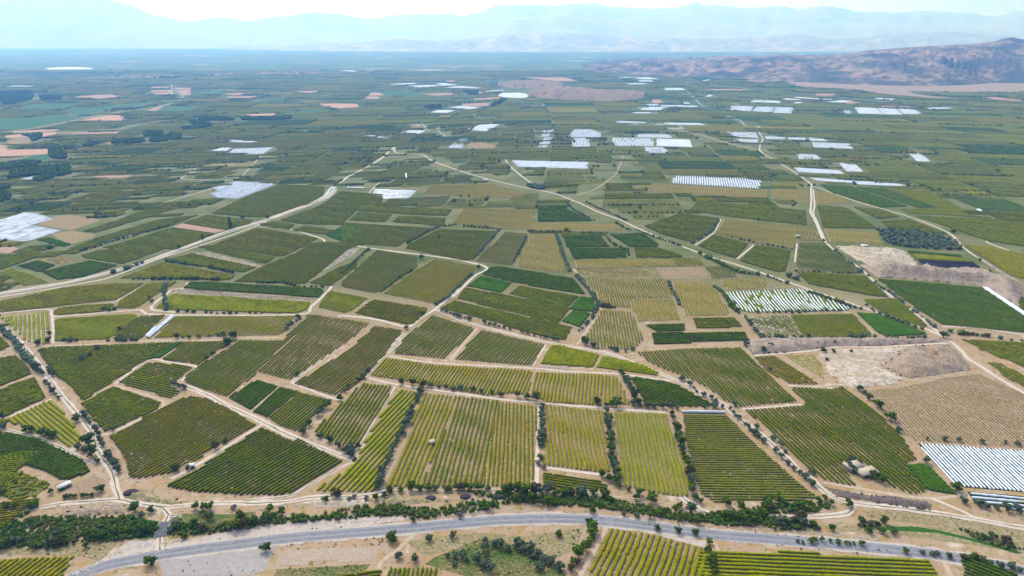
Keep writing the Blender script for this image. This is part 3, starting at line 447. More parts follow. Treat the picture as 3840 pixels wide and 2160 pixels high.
# plastic-covered plots: state (r rows, g rows with gaps, s closed sheet, d dull closed sheet) ; outline TL TR BR BL ; [row] ; [distance] ; [label]
WHITE = """
r;A4 1505,112 2576,188 3100,225 3100,640 2576,606 1960,557 1890,532 1715,352 1700,345;A4 1550,115 1960,550;2.7;large field of bright white plastic-covered rows at the right edge
r;A4 2005,600 3100,690 3100,810 2440,790 2420,765 2080,718;A4 2010,610 2576,662;4.4;four long white plastic rows at the right edge, nearest the highway
g;B3 325,32 870,4 905,10 1278,150 1240,172 1050,176 780,181 500,186 420,165;B3 700,20 833,180;4.0;ragged white wavy plastic rows beside the main pale road
d;C1 180,235 300,245 400,285 240,330 465,372 190,460 -100,430 -100,320 100,265;C1 190,455 460,372;2.6;dull blue-grey plastic field at the left edge
d;D1 1600,855 1780,805 2095,822 1790,940 1640,930 1575,900 1640,880;D1 1640,930 2090,822;2.8;dull blue-grey plastic field above the very large even vineyard
d;C2 250,58 572,72 500,141 218,126;C2 230,100 520,118;3.0;pale plastic field just right of the narrow left track, middle distance
s;D2 1285,648 1866,662 1862,710 1330,695;D2 1300,660 1860,672;3.2;very long smooth white plastic field in the middle distance
r;D3 -60,762 592,790 584,862 -80,822;D3 300,780 315,850;5.2;wide band of upright white plastic rows at centre right
s;D3 835,700 1190,725 1222,752 870,735;D3 840,705 1200,740;3.0;long white plastic strip, upper one of two beside the right-hand dirt road
s;D3 950,778 1330,805 1690,830 1705,850 1330,828 1010,800;D3 960,785 1690,838;3.0;very long thin white plastic strip, lower one beside the right-hand dirt road
r;D1 1725,582 1770,560 2065,547 1975,605 1740,594;D1 1800,595 1850,555;3.0
s;D1 1590,575 1700,545 1750,552 1690,587
s;D1 1695,505 1740,492 1935,503 1890,517
s;D2 940,415 1070,370 1195,375 1090,428
s;D2 475,435 510,420 640,422 585,447
s;D2 120,450 165,445 350,475 345,487
s;D2 670,285 730,265 860,267 790,290
s;D2 810,248 900,236 1065,245 960,262
s;D2 1180,160 1200,138 1340,135 1405,145 1410,165 1390,176 1240,174
s;D2 355,72 555,60 560,70 390,77
s;D2 485,85 680,77 750,85 600,95
s;D2 710,68 770,62 890,80 760,83
s;D2 765,98 900,85 1090,103 1000,104
s;D2 1080,126 1220,113 1222,119 1090,131
r;D2 850,510 930,515 915,557 805,557;D2 830,555 880,512;3.4
r;D2 865,505 920,477 970,483 930,512;D2 870,505 920,478;3.4
r;D2 1755,413 1880,413 1965,440 1950,475 1697,473;D2 1750,470 1800,415;3.6
r;D2 1735,478 1865,478 1875,548 1735,545;D2 1790,545 1785,480;4.4
g;D2 1530,420 1602,415 1560,470 1490,470;D2 1500,470 1545,418;3.6
g;D2 1530,475 1595,475 1545,552 1478,552;D2 1490,550 1550,476;3.6
g;D2 2040,475 2350,480 2360,542 2060,540;D2 2180,540 2160,478;4.6
r;D2 2235,447 2470,450 2500,480 2235,475;D2 2350,478 2335,450;4.4
s;D2 2380,483 2625,490 2655,548 2380,540;D2 2500,540 2470,485;5.0
g;D2 2290,545 2460,548 2470,593 2300,592;D2 2400,592 2380,546;4.4
s;D2 2250,265 2330,240 2445,247 2400,270
s;D2 2290,230 2320,220 2400,225 2380,238
r;D2 2405,228 2576,230 2620,243 2410,240
s;D2 2180,285 2340,282 2335,292 2190,292
s;D2 2070,352 2110,350 2300,358 2290,366 2090,363
s;D2 2435,363 2706,365 2751,382 2440,375
s;D2 2435,100 2576,100 2600,118 2440,117
s;D2 2085,18 2180,16 2185,22 2095,24
s;D2 2205,22 2330,20 2400,35 2260,35
s;D2 2145,66 2260,63 2330,72 2180,74
s;D2 2230,42 2340,42 2365,52 2250,52
r;D3 360,235 535,240 515,277 362,268
r;D3 560,240 692,243 677,287 520,275
r;D3 700,243 838,247 820,295 680,287
s;D3 540,190 620,193 600,208 505,208
s;D3 625,193 745,200 730,215 605,210
s;D3 780,178 895,185 870,193 735,187
s;D3 850,168 1035,180 1030,187 825,172
s;D3 1050,182 1130,184 1120,192 1055,190
s;D3 850,205 905,207 880,225 830,220
s;D3 1200,193 1300,200 1180,213 1075,207
s;D3 1465,172 1605,182 1590,192 1450,182
r;D3 1205,268 1262,270 1276,297 1225,293
s;D3 1292,245 1460,252 1515,300 1330,295
s;D3 1465,253 1610,258 1665,303 1520,300
s;D3 1618,258 1750,262 1810,298 1670,298
s;D3 1840,250 1980,246 2060,253 1870,262
g;D3 325,432 555,435 570,480 395,470;D3 450,475 430,432;4.4
r;D3 400,483 570,487 568,515 440,508;D3 500,512 485,485;4.4
r;D3 610,463 770,470 775,490 620,487;D3 700,488 690,468;4.4
r;D3 790,470 920,475 940,500 800,493;D3 860,498 845,472;4.4
r;D3 945,475 1060,478 1095,508 965,503;D3 1020,505 1000,476;4.4
r;D3 965,508 1255,520 1285,562 1000,552;D3 1150,558 1120,514;4.4
g;D3 850,595 1010,603 1040,645 880,640;D3 950,643 930,598;4.4
r;D3 1690,588 1790,592 1885,668 1770,660;D3 1800,662 1720,590;3.6
r;D3 1182,667 1290,670 1370,738 1245,735;D3 1300,737 1230,668;4.2
s;D3 0,210 40,208 70,225 20,225
s;D3 0,235 80,232 118,240 110,247 0,245
s;D3 165,165 200,152 235,155 200,167
s;E3 130,615 190,598 210,602 150,616
s;E1 340,514 460,505 610,507 705,515 690,523 360,525
s;E1 30,651 100,645 260,650 250,656
s;E2 0,532 105,532 110,540 0,540
s;E2 1850,490 2060,492 2030,503 1900,501
s;D1 150,785 240,770 300,780 260,797
s;D1 885,710 950,692 956,698 895,714
s;D1 2215,772 2260,756 2270,762 2225,778
s;D1 2220,422 2330,421 2330,427 2225,427
"""
# single plastic rows: end, end ; label ; category
STRIPS = """
B1 1105,368 1178,298;shortest of three white plastic strips lying diagonally in the left vineyard
B1 1107,376 1302,214;middle long white plastic strip of three lying diagonally
B1 1122,382 1318,216;right-hand long white plastic strip of three lying diagonally
B3 -6,943 322,947;single thin white plastic strip along the top of the crosswise vineyard
C3 2268,806 2760,1133;white plastic row along the eroded bank, the inner of two
C3 2288,808 2780,1133;white plastic row along the eroded bank, the outer of two
D2 487,748 492,783;short white plastic strip in a striped plot beyond the canal bend
C2 38,51 178,56;thin white plastic strip left of the pale plastic field
C3 2222,215 2240,230;left one of two tiny white plastic strips at far right
C3 2235,215 2258,230;right one of two tiny white plastic strips at far right
"""
# roads: material ; width ; centre line ; name ; label
ROADS = """
asph;9.2;A1 560,1560 780,1449 1100,1335 1650,1232 2000,1180 2576,1108 A2 300,1070 800,1030 1600,965 2200,905 2576,882 A3 500,873 1000,903 1500,965 2000,1030 2576,1075 A4 700,1130 1200,1180 1700,1235 2200,1320 2576,1400 2900,1480;highway
gravel;7;B1 -60,240 0,275 80,350 170,430 300,590 450,790 600,970 690,1090 745,1240 850,1390 A1 1150,500 1185,620 1210,690;track
gravel;7;A1 -100,840 0,828 300,780 600,722 1000,692 1180,680 1400,722 1700,755 1950,727 2300,712 2576,718 A2 300,703 600,655 900,655 1150,635 1320,600;track
gravel;6;A1 1500,735 1640,770 1690,830 1665,900 1625,990 1610,1080 1610,1210;track
gravel;4.5;A2 -100,690 0,680 350,640 600,500 830,370 980,300;track
dirt;4;A2 980,300 1060,180 1180,0;track
dirt;4.5;A2 1320,600 A3 0,590 300,610 800,625 1000,655 1300,690 1600,740 1800,790 1970,820;track
gravel;7;A3 1700,650 1850,760 2000,820 2576,860 A4 300,860 700,835 830,800 850,740;track
gravel;7.5;B2 720,165 900,240 1100,300 1560,410 2000,490 2140,540 2400,640 2576,718 B3 150,800 300,875 430,990 560,1080 740,1240 900,1400 A4 400,440 580,610 760,690 1000,735 1300,765 1700,815 2100,880 2576,965 2900,1020;road
dirt;4;A4 560,510 880,560 1200,620 1600,670 1900,640 1920,560;track
gravel;3.5;A4 1650,670 1800,730 2000,820 2130,885;track
gravel;5.5;B1 2576,215 B2 0,208 250,235 460,288 520,290 600,225 700,165 900,0;track
gravel;5.5;B2 840,70 C2 1000,720 1100,655 950,607 730,570 270,512 0,468 C1 2450,458;track
gravel;5;C1 2450,458 2420,430 2180,360 1960,340;track
gravel;5;C1 1330,990 1140,960 1260,850 1300,815 1380,808 C1 1420,765;track
gravel;4.5;B1 0,190 360,160 385,200 430,215 640,200 1060,165 1100,195 1500,205 2250,200 2350,140 2480,20 C1 2500,790;track
dirt;4;B1 400,160 850,110 900,85 1060,0;track
gravel;4;B1 395,215 400,300 400,420;track
dirt;3.5;B1 220,435 600,430 1100,400 1600,395 1900,375 2120,375;track
gravel;3.5;B1 40,985 390,838;track
gravel;4.5;F1 0,480 100,530 600,660 1250,960 1400,1040;track
gravel;4;B1 870,725 1110,548 1300,565 1490,600 1370,700;track
dirt;3.5;B1 860,735 1230,855 1180,925;track
gravel;8;B1 1380,735 1560,805 1700,880 1960,1000 2200,1120 2560,1260 2700,1300;track
gravel;3.5;B1 620,1130 820,1100 1180,930;track
gravel;4;B1 1290,1440 1480,1340 1980,1030;track
gravel;4;B1 2200,715 2500,830 2600,850;track
gravel;4.5;B1 2200,715 2350,600 2560,450;track
dirt;5;B2 480,340 400,470 310,540 200,680;track
gravel;4;B2 200,680 430,730 850,790 1200,840 1550,870 1900,900 2450,940;track
gravel;3.5;B2 360,515 700,565 1430,605 1700,630 2100,650 2400,690 2500,700;track
dirt;4;B2 1030,300 820,545;track
gravel;3;B2 1545,430 1440,590;track
dirt;4;B2 1780,430 1880,280 1950,180 1940,60 C2 1850,780 1750,660;track
gravel;2.5;B2 410,740 240,1010 110,1230;track
gravel;4;B2 1490,900 1480,1200 1470,1560;track
gravel;4;B2 1510,1350 1800,1390 2040,1420;track
road;8;C1 -100,862 0,842 300,795 560,748 900,662 1100,602 1400,492 1700,382 2000,290 2300,178 2440,115 2500,50 2576,3 D2 60,765 150,720 290,640 350,590 400,548;road
gravel;5;C1 -60,890 0,872 300,825 700,755 860,715 1200,585 1450,505 1900,350 2150,240 2460,130 2540,60;track
gravel;6;D2 400,548 420,590 600,602 700,655 900,728 1100,785 1350,845 1600,895 1760,955 C2 1800,165 1950,235 2100,290 2300,382 2576,492 C3 200,567 400,627 600,692 800,762 1000,832 1200,897 B3 1200,92 1400,162 1700,258 1970,370 2100,470 2150,530 2250,592 2400,690 2700,860;road
gravel;5;D2 1195,560 1225,610 1250,660 1300,715 1380,780 1450,825;road
dirt;6;D3 -100,400 150,460 400,530 600,570;road
gravel;5;D3 30,120 150,235 300,300 430,345 470,380 570,410 580,440 605,485 585,530 590,580 700,650 850,740 965,825 C3 968,60 972,140 965,230 1000,300 1060,440 1100,480 1180,555 1330,650 1440,750 1600,890 B3 1750,185 1960,362;road
gravel;4;C3 985,60 995,180 985,240 1020,320 1080,460;track
gravel;5;D3 985,840 1150,900 1340,966 C3 1700,265 2000,387 2130,510 2300,620 2500,745;road
gravel;5;B3 1960,290 2200,300 2576,350 2800,370;track
gravel;4;B3 540,510 800,490 1000,470 1150,445 1500,445 2000,415;track
gravel;2.5;B3 790,735 1000,745 1150,725 1220,735;track
gravel;3.5;B3 450,915 900,880;track
gravel;3.5;C3 95,480 230,390 290,285;track
gravel;4;C3 410,585 540,480;track
gravel;3.5;C3 845,610 865,470;track
gravel;5;D1 0,442 400,380 700,315 1000,268 1230,235 1380,172 1300,110 1295,75;road
dirt;5;D1 300,440 850,415 950,395 1100,370 1300,335;road
gravel;4;D1 1240,965 1500,890 1600,862;track
gravel;4;D1 1240,705 1470,712 1430,745 1380,775 1400,790 1760,797;track
dirt;3.5;D1 1830,760 1900,690 1970,610;track
dirt;4;D3 0,55 300,82 700,128 1000,155 1400,190 1800,225 2200,255 2576,285;road
gravel;4;D2 565,372 580,388 610,370 640,410 665,425;track
gravel;4;D2 990,298 1020,315 1100,337;track
gravel;4;D2 725,410 740,430 790,465;track
gravel;5;D2 1220,90 1240,70 1330,35;track
gravel;4;D2 1430,243 1520,235 1525,222;track
gravel;3.5;D2 160,965 220,880 290,810;track
dirt;3;D2 1775,910 1900,870 1990,815 2060,760 2090,710 2130,610;track
gravel;5;C3 2290,450 2330,475 2576,560 2750,620;track
dirt;4;A2 1650,1000 1520,1090 1400,1210 1250,1320 1220,1449;track
dirt;4;A3 950,965 860,1130 680,1449;track
dirt;4;A3 2010,1090 2080,1200 2100,1449;track
dirt;4;A4 1730,1220 1780,1330 1840,1449;track
"""
# tree lines: kind ; size m ; spacing m ; line ; where
LINES = """
ol;6.5;5.5;B1 5,300 60,365 115,400 150,465 195,530 250,590 325,655;along the left side of the white left track
ol;6;6.5;B1 380,620 400,665;beside the white left track, in the middle of its right side
ol;5;8;B1 350,720 400,790 450,840;on the left verge of the white left track
ol;5;7;B1 630,960 680,1030 710,1060 745,1110 785,1190;on the right verge of the lower white left track
ol;5.5;4.5;A1 1080,235 1140,320 1200,400;on the right verge just above the white track junction
ol;4;9;B1 855,1075 1110,940;in the bush row between two left vineyards
ol;5;7;B2 20,790 60,750 170,680 200,625;along the left gully in the middle
bl;6;8;B1 2290,1080 2370,1000 2430,930 2500,880 2570,845;on the edge of the mid green square
ol;6;5.2;B2 600,770 570,860 540,920 500,1010 450,1110 400,1190 360,1290 310,1390 A2 1260,500 1215,570;in the olive line between two central vineyards
au;6;7;B2 460,725 540,735 620,745;at the left end of the hedge behind the stone hut vineyard
ol;5;7;B2 670,750 850,770 940,770;in the hedge behind the stone hut vineyard
bl;7;7;B2 1000,780 1060,790 1130,800 1200,815;in the middle of the hedge behind the stone hut vineyard
bl;7.5;6;B2 1335,825 1400,840 1470,850;at the dark clump where two tree lines meet
ol;6.5;6.5;B2 1515,900 1515,980 1515,1050 1510,1110 1505,1200;in the tree line above the pale crossing
bl;7;6;B2 1930,885 2000,890 2080,895;in the hedge left of the bright green vineyard
bl;7;6;B2 2000,940 2020,1030 2030,1130 2035,1230 2045,1310 2065,1400 A3 1050,430 1065,560;in the dark tree line between two central vineyards
bl;7;6;B2 2100,645 2140,690 2180,760 2210,830 2240,880;in the short thick hedge near the curving track
ol;6;7;B2 2200,885 2300,900 2360,905 2490,900 2540,920;in the hedge above the bright green vineyard
bl;7;6;B2 2500,960 2520,1050 2540,1130 A3 1690,130 1720,240 1760,330 1810,500 1810,600 1850,680 1900,720;along the left edge of the thin crosswise vineyard
ol;5;6;B3 0,700 50,740 110,790 160,815 210,840 250,865;on the left bank of the curving road by the quarry
ol;6;6;B3 160,900 240,905 300,905 350,915 390,890;in the clump where the hedge meets the curving road
ol;5;6.5;B3 380,945 420,990 470,1030 510,1080 570,1130 650,1210 740,1280 790,1330 A4 200,330 260,385 330,430 430,510;along the curving road above the farmhouse
ol;4.5;9;B3 515,1010 600,1100 685,1145 780,1240 A4 180,210;on the far verge of the curving road above the farmhouse
ol;5.5;6.5;B3 1340,775 1370,800 1410,840;in the olive line at the top of the tan field edge
ol;4;14;B3 1850,1145 1970,1145 2080,1155 2260,1165 2325,1170 2430,1175 2530,1185;between the tan field and the white plastic rows
ol;5.5;5.5;B2 760,180 850,205 900,225 970,245;below the block inside the track bend, left part
ol;5;7;B2 1080,270 1190,300 1320,325 1410,350 1500,375 1640,400;below the block inside the track bend, right part
ol;5.5;5;C2 1620,410 1650,480 1670,560 1700,620 1720,680;in the dense olive line between two upright-rowed vineyards
ol;5.5;5;C2 1780,720 1830,780 1880,840 1920,900;in the curved tree line, upper part
ol;5.5;6;B2 1935,100 1925,180 1890,240 1840,280 1800,330;in the curved tree line, lower part
bl;6;5;B2 1960,140 2010,145 2060,150;in the short hedge left of the pale dirt lane
bl;7;6;B2 1820,390 1850,430 1900,450;in the dark clump at the foot of the curved tree line
ol;5;6;B2 2030,460 2090,480 2150,485 2200,470;in the low hedge at the tip of the dark clump
ol;5;6;C2 2470,770 2490,820 2530,880 2550,930;in the thin olive line between two large striped vineyards
bl;6.5;6;C3 230,760 240,800 300,840 330,890 360,930 380,960 B3 420,190;at the left of the white wavy rows
ol;5;6.5;B3 470,220 520,290 560,340 600,380;in the hedge left of the patchy vineyard
ol;4.5;8;B3 570,185 630,185 820,185 880,185 1000,175 1180,170;under the white wavy rows
bl;5;5;B3 960,40 1050,65 1120,90 1180,110 1260,140 1340,160;along the main road beside the white wavy rows
ol;4.5;7;B3 1390,130 1440,180 1540,215 1620,250 1700,280 1800,310;between the main road and the narrow wedge vineyard
ol;4.5;6.5;C3 1450,770 1520,820 1580,850 1640,900 B3 1660,120 1760,190 1840,250 1890,295;along the right-hand dirt road
ol;5;7;B3 600,385 660,385 705,380 790,385 950,375;on the lip above the grey bank, left part
ol;5;6;B3 1230,365 1300,370 1370,370 1450,375 1540,380 1620,385 1700,385 1820,375;on the lip above the grey bank, right part
bl;6;5.5;B3 2020,335 2080,350 2150,355 2220,360 2300,370;in the thick hedge right of the road crossing
ol;4.5;8;B3 2400,385 2480,395 2560,400;in the thin hedge right of the road crossing
bl;6;6;C3 180,580 250,610 320,645 380,670 440,690 500,700 560,705;in the dark thicket along the main road
ol;5;6;C3 640,720 690,735 740,760 790,770;by the main road above the white wavy rows
ol;7;6;C3 800,720 830,735 860,740;in the grey-green clump at the foot of the deep green vineyard
ol;4.5;7;C3 850,680 950,685 1100,690 1250,695 1330,690;under the deep green triangle-topped vineyard
ol;4.5;7;C3 1150,530 1200,570 1260,610 1310,650 1360,690 1400,715;along the right edge of the deep green triangle-topped vineyard
ol;4.5;8;C3 340,415 410,435 500,455 600,480 720,495 820,515;in the line below the wide upright-rowed vineyard
ol;5;7;C3 70,470 140,430 210,385 240,350 270,300;along the short pale lane by the main road
bl;4.5;6;C2 1090,350 C2 930,340 1010,350 1100,355 1200,365;in the tree line below the pale olive vineyard
bl;5;6;C2 860,330 760,345 700,360 640,390 560,435 500,470;in the dark diagonal hedge of the divided vineyard
bl;4.5;6;C2 60,470 160,485;left of the winding middle track
ol;4.5;6;C2 1190,370 1140,430 1080,490 1010,570;between two slanting central vineyards
ol;4.5;7;C2 1400,420 1370,480 1300,610;right of the slanting central vineyard
bl;5;5;C2 1410,380 1480,385 1600,385 1680,385 1760,390 1850,395 1950,400;in the row of round trees behind the dark banded plots
bl;5;6;C2 530,680 470,710 420,745 350,800 300,835;in the diagonal hedge under the big lone tree
ol;5;6;C2 1700,165 1750,215 1820,255 1880,290 1930,300;in the dense line beside the main diagonal road
ol;4.5;7;C2 1850,160 1950,210 2050,250 2150,300;on the far side of the main diagonal road
ol;4.5;7;C2 2230,370 2330,410 2450,450 2560,490;along the lower main diagonal road
bl;4.5;6;C2 2080,320 2130,350 2180,370;by the end of the pale striped strip
bl;5;7;C2 200,520 130,580 60,650 10,700;at the left of the green vineyard by the middle track
bl;5;6;C2 2000,420 2040,470 2080,495 2150,520 2170,560;on the lane between two dark plots
ol;4.5;6;C2 990,700 930,750 850,830 800,880 720,930;along the lower part of the winding middle track
bl;6;5;A2 1210,680 1290,660;at the left end of the stream thicket
bl;6;5.5;A2 1350,610 1450,600 1560,590 1650,590 1800,590 1900,595 2030,590 2160,580 2330,590;in the tree row above the stream, left part
bl;7.5;5;A2 2500,620 A3 50,600 130,640 230,620 380,600 450,640 600,650 690,650;in the thick stream trees, centre
bl;6.5;6;A3 30,690 190,700 290,740 430,740;in the lower stream thicket, centre
bl;7.5;7;A3 820,640 930,660 980,700;in the dark trees over the stream track
br;6.5;8;A3 1180,600 1280,630 1240,680 1390,650 1400,700;beside the stream track
bl;7;6;A3 1480,780 1600,840 1690,770 1790,800 1900,870;in the stream trees right of centre
br;6;6;A3 1700,890 1790,900 1850,920;at the roadside edge of the stream trees
bl;7.5;6;A3 2020,830 2110,860 2200,890 2300,900 2420,890 2520,860 2560,760;in the big stream thicket
br;7;7;A3 2150,750 2300,760 2450,910;in the upper right of the big stream thicket
br;6;6;A4 30,700 180,740 260,780 330,760 430,740 580,690 650,740;on the right side of the stream, by the curving track
bl;7;6;A4 20,880 120,920 220,950 320,880 340,930 450,950;in the far right stream thicket
bl;3.5;4;A4 290,1115 350,1120;in the roadside hedge below the highway, left piece
br;4;3.5;A4 420,1110 480,1105 540,1105 610,1110;in the roadside hedge below the highway, middle piece
br;4;3.5;A4 710,1130 780,1135 870,1145 930,1145;in the roadside hedge below the highway, right piece
ol;4;4;A4 1560,1235 1640,1240 1700,1240;at the corner of the wide bottom right vineyard
br;7;5;A3 780,930 800,1000 810,1050 780,1130 730,1190 680,1260 620,1330;in the tall hedge left of the bottom vineyard
au;6;5;A3 590,1400 640,1340;at the foot of the tall hedge left of the bottom vineyard
bl;6;5;A3 1990,1130 1985,1210 2010,1290 2030,1380 2040,1430;in the hedge between the two bottom vineyards
ol;6;6;A2 1920,1260 2080,1270 2010,1330 2230,1300 2360,1400 2300,1110 2400,1130 2530,1190;in the olive grove below the highway, left part
ol;6;6;A3 20,1280 90,1200 230,1270 270,1370 360,1310 480,1380 180,1210 60,1160;in the olive grove below the highway, right part
bl;5;5;A4 1960,1280 2060,1290 2150,1300;in the bottom right corner hedge
ol;5;6;A4 2240,1340 2320,1360 2450,1370 2540,1400;at the bottom right edge
bl;5;6;A4 930,920 1010,940 1080,950 1160,920;in the shrubs at the head of the green ditch
bl;5;6;A4 2160,1060 2240,1070 2300,1080 2380,1120 2440,1150;in the shrubs along the green ditch
ol;6;6;A4 1980,720 2120,740 2200,770 2290,780 2400,800 2510,810;below the four long white rows
bl;6;6;A1 60,1150 130,1130 230,1120;in the bottom left thicket, left part
bl;6.5;6;A1 530,1130 600,1150 680,1130 560,1080;in the bottom left thicket, middle part
bl;6;6;A1 900,1060 980,1090 1040,1050 1360,1010 1440,1030 1530,1020;in the bottom left thicket, right part
bl;6.5;6;A1 1360,800 1430,850 1530,810;in the clump left of the culvert
br;6;6;A1 1960,780 2040,790 2120,780 2040,840;in the clump right of the culvert
bl;5.5;6;A1 1720,1000 1780,970 1850,990 1950,960 2050,980;along the small stream right of the culvert
bl;6;6;A1 2430,880 2500,900 2560,930 2380,970;at the left end of the long reed bed
bl;5.5;6;A2 150,800 200,850 270,830 100,900;at the reed bed corner
ol;5;7;C1 1250,780 B1 1240,55 1255,165;at the dark patch by the three-way track
bl;6;7;B1 780,165 830,170 860,165;in the clump above the golden plot
bl;6;6;B1 490,395 530,400 580,400;under the golden-yellow plot
bl;6;6;B1 820,400 880,395 950,400 1030,395;under the green wedge by the white strips
bl;5;9;B1 1270,385 1340,380 1430,385 1650,360 1690,360 1780,375;under the long green plot by the white strips
bl;5;8;B1 1340,180 1410,180 1550,190 1640,195 1790,190 1980,190;under the bright trapezoid
bl;5;7;B1 2250,215 2270,245 2180,300 2160,320;at the right end of the long green plot
ol;5;5;B1 1320,730 1350,745 1400,765;in the clump at the framed vineyard corner
bl;6;7;C1 1010,740 1240,740 1450,740 1530,740 1640,745;in the hedge behind the yellow wedge
bl;5;7;C1 1900,770 2140,765 2250,800 2350,800 2430,800;behind the long dark green strip
ol;6;6;C1 860,690 900,675 950,665 1000,645 1070,622;in the bush row along the canal road
bl;5;6;C1 1240,600 1330,615 1450,635 1600,655 1750,690;in the hedge right of the canal road
bl;5;6;C1 620,525 720,500 820,460 900,440 1000,420 1080,390 1160,370 1270,340;in the long dark hedge of the left plain
"""
# single trees and bushes: kind ; size ; points
SINGLES = """
bl;10;F1 1340,760 1390,930
bl;6;B1 580,1010
ol;4.5;F1 1480,1030
br;7;F1 1160,400
ol;6;F1 30,360 60,510
bl;6.5;F1 640,620 740,640 820,660 400,560 480,570
ol;5;F1 1180,820 1280,860
bl;6.5;A1 1770,390
bl;3.5;A1 1890,380
au;6;A1 2170,175
au;4;A1 2270,110
bl;4.5;B1 2240,660
ol;6;B1 740,465 620,545
bl;5;B1 680,520 1610,510 1560,545
bl;8;B1 1760,380 1720,430
bl;5;B1 905,320
bl;6;B1 375,360 365,410 290,430
dk;4;C1 1130,905
bl;5;C1 1150,920
bl;6;A2 740,100 480,20
ol;5.5;A2 640,60 830,155
ol;7;A2 950,190 960,240
bl;5;A2 1030,165
au;7;A2 815,650
bl;5;A2 1350,610 700,700
gy;4;A2 940,690 990,670 1110,680
bl;7;A2 1370,1100
bl;6;A2 100,1200
ol;5;A2 1430,1270 1740,1100 1985,1060 1600,1300
bl;4;A2 1580,900
gy;5;A2 2050,850
br;6.5;A2 2330,780
bl;8;C2 605,590
bl;6;C2 1035,662
ol;6;B2 30,1240 75,1270
bl;5;B2 610,205
ol;5;B2 490,310 200,630
bl;6;B3 1060,490
br;5;B3 1135,495
ol;4;B3 1085,550 1270,490 660,620
bl;5.5;B3 1140,420 660,450 610,480
ol;6.5;B3 480,440
bl;8;B3 1970,375 1470,905 1565,1000
ol;5.5;B3 1630,1090
ol;5.5;A4 845,285 800,350 840,390 870,415
bl;6.5;A4 1055,465 1140,510
ol;5.5;A4 440,425 440,540 1590,310
bl;7;A4 1890,590
bl;5.5;A4 1165,915 810,750
bl;4.5;A4 1260,1025 1150,1020 1010,1015 640,985
bl;4;A4 1380,1220 1820,1270
bl;7;A3 1000,190 1010,310
ol;5;A3 290,150 285,275 2430,30
gy;4.5;A3 260,330 320,370
bl;6;A3 900,450 980,490
bl;4.5;A3 810,815 1460,990 1670,1015 1840,1035 470,1050
ol;4;A3 1130,840 1250,855
br;5;A3 1390,865 1470,840
bl;6;A1 1010,600
bl;3.5;A1 660,665 710,660 755,662 835,658 880,655 930,655
gy;6;A1 320,770
bl;4;A1 515,620 350,1180 870,1160 1860,1070
bl;6.5;A1 1520,1340
br;5;A1 70,765
bl;4;A1 150,765
bl;6;A1 2110,880
gy;4.5;A1 2350,780
po;16;C1 1740,360
po;9;C1 1532,445
bl;7;C1 1350,510 2020,285 1830,275
bl;5;C2 740,430 900,115 960,115
bl;7;C3 130,560
bl;6;C3 570,300 680,215 830,185 880,285
bl;6;C3 1060,460 950,35 990,35
ol;6;C3 1480,280
bl;8;C3 2040,385
bl;5;C3 2240,605 1990,675
bl;7;C3 2200,700 2260,705 2310,705
bl;7;D3 2180,835 2415,640
ol;5;C3 500,455
"""
# woods read as one mass ; scatter density m2 per tree ; size
WOODS = """
14;8;D1 370,560 440,545 500,600 495,640 400,635 380,610
14;8;D1 0,680 180,660 310,660 290,690 150,705 0,720
14;8;D1 60,790 80,740 200,715 380,690 530,690 530,750 420,770 300,810 260,800 330,750 200,770
14;8;D1 -100,850 60,840 70,860 0,875 -100,880
14;8;D1 -100,890 60,890 95,930 40,965 -100,965
14;8;D1 1080,450 1130,430 1230,435 1220,465 1090,470
14;8;D1 1130,490 1250,460 1290,445 1370,455 1360,485 1200,510 1120,510
14;8;D1 840,520 900,505 1100,495 1100,515 900,525
14;8;D1 620,545 640,530 745,525 700,545
14;8;D1 480,560 540,545 560,555 500,568
14;8;D1 1500,330 1600,322 1770,335 1760,348 1510,346
14;8;D1 1430,350 1520,350 1600,380 1580,395 1480,410 1380,415 1370,405 1500,385 1440,370
14;8;D1 1820,330 2200,318 2200,335 2000,345 1830,345
14;8;D1 170,460 320,450 300,490 240,505 230,470
16;8;D1 290,160 470,160 460,185 310,185
20;8;D1 0,130 200,120 260,150 240,190 60,225 0,200
14;8;D2 620,240 750,235 760,252 640,255
14;8;D2 1150,220 1210,190 1240,190 1200,220 1130,240
16;8;D2 920,125 1030,125 1030,150 960,150
14;6;C3 1470,370 1600,365 1850,400 2000,420 2120,520 1900,515 1750,500 1620,490 1560,480 1500,420
12;6;D2 1390,840 1440,830 1540,850 1530,870 1450,865
"""
REEDS = """
5;A3 0,600 300,640 700,650 1000,680 1200,720 1450,770 1700,830 1900,850 2100,800 2576,760 2576,900 2200,920 1700,900 1300,830 900,760 400,730 0,700
7;A4 0,720 200,730 500,700 650,740 600,800 300,810 0,820
6;A2 2100,600 2576,620 2576,690 2300,660
5;A1 -100,960 0,930 300,880 500,860 950,850 1300,860 1600,920 1580,1000 1350,1070 1050,1110 850,1100 500,1190 250,1150 0,1200 -100,1220
5;A2 -100,930 60,860 350,840 600,850 900,780 1200,745 1500,745 1800,780 2100,720 2400,690 2576,700 2400,770 2000,830 1700,870 1400,840 1200,850 900,880 600,890 300,920 50,950
6;A3 0,640 300,650 700,690 1000,740 1150,730 1450,790 1600,860 1900,900 2000,930 2300,950 2576,950 2576,880 2300,860 2000,850 1700,860 1500,820 1300,800 1100,790 800,760 400,740 0,720
6;A1 1690,960 1900,930 2200,950 2400,880 2576,900 2576,970 2300,990 2100,1030 1700,1060
6;A4 0,850 150,880 500,930 520,980 300,990 0,980
7;A4 900,930 1150,940 1150,980 920,970
7;A4 1900,980 2000,990 2200,1080 2450,1150 2600,1180 2600,1200 2400,1180 2100,1080
"""
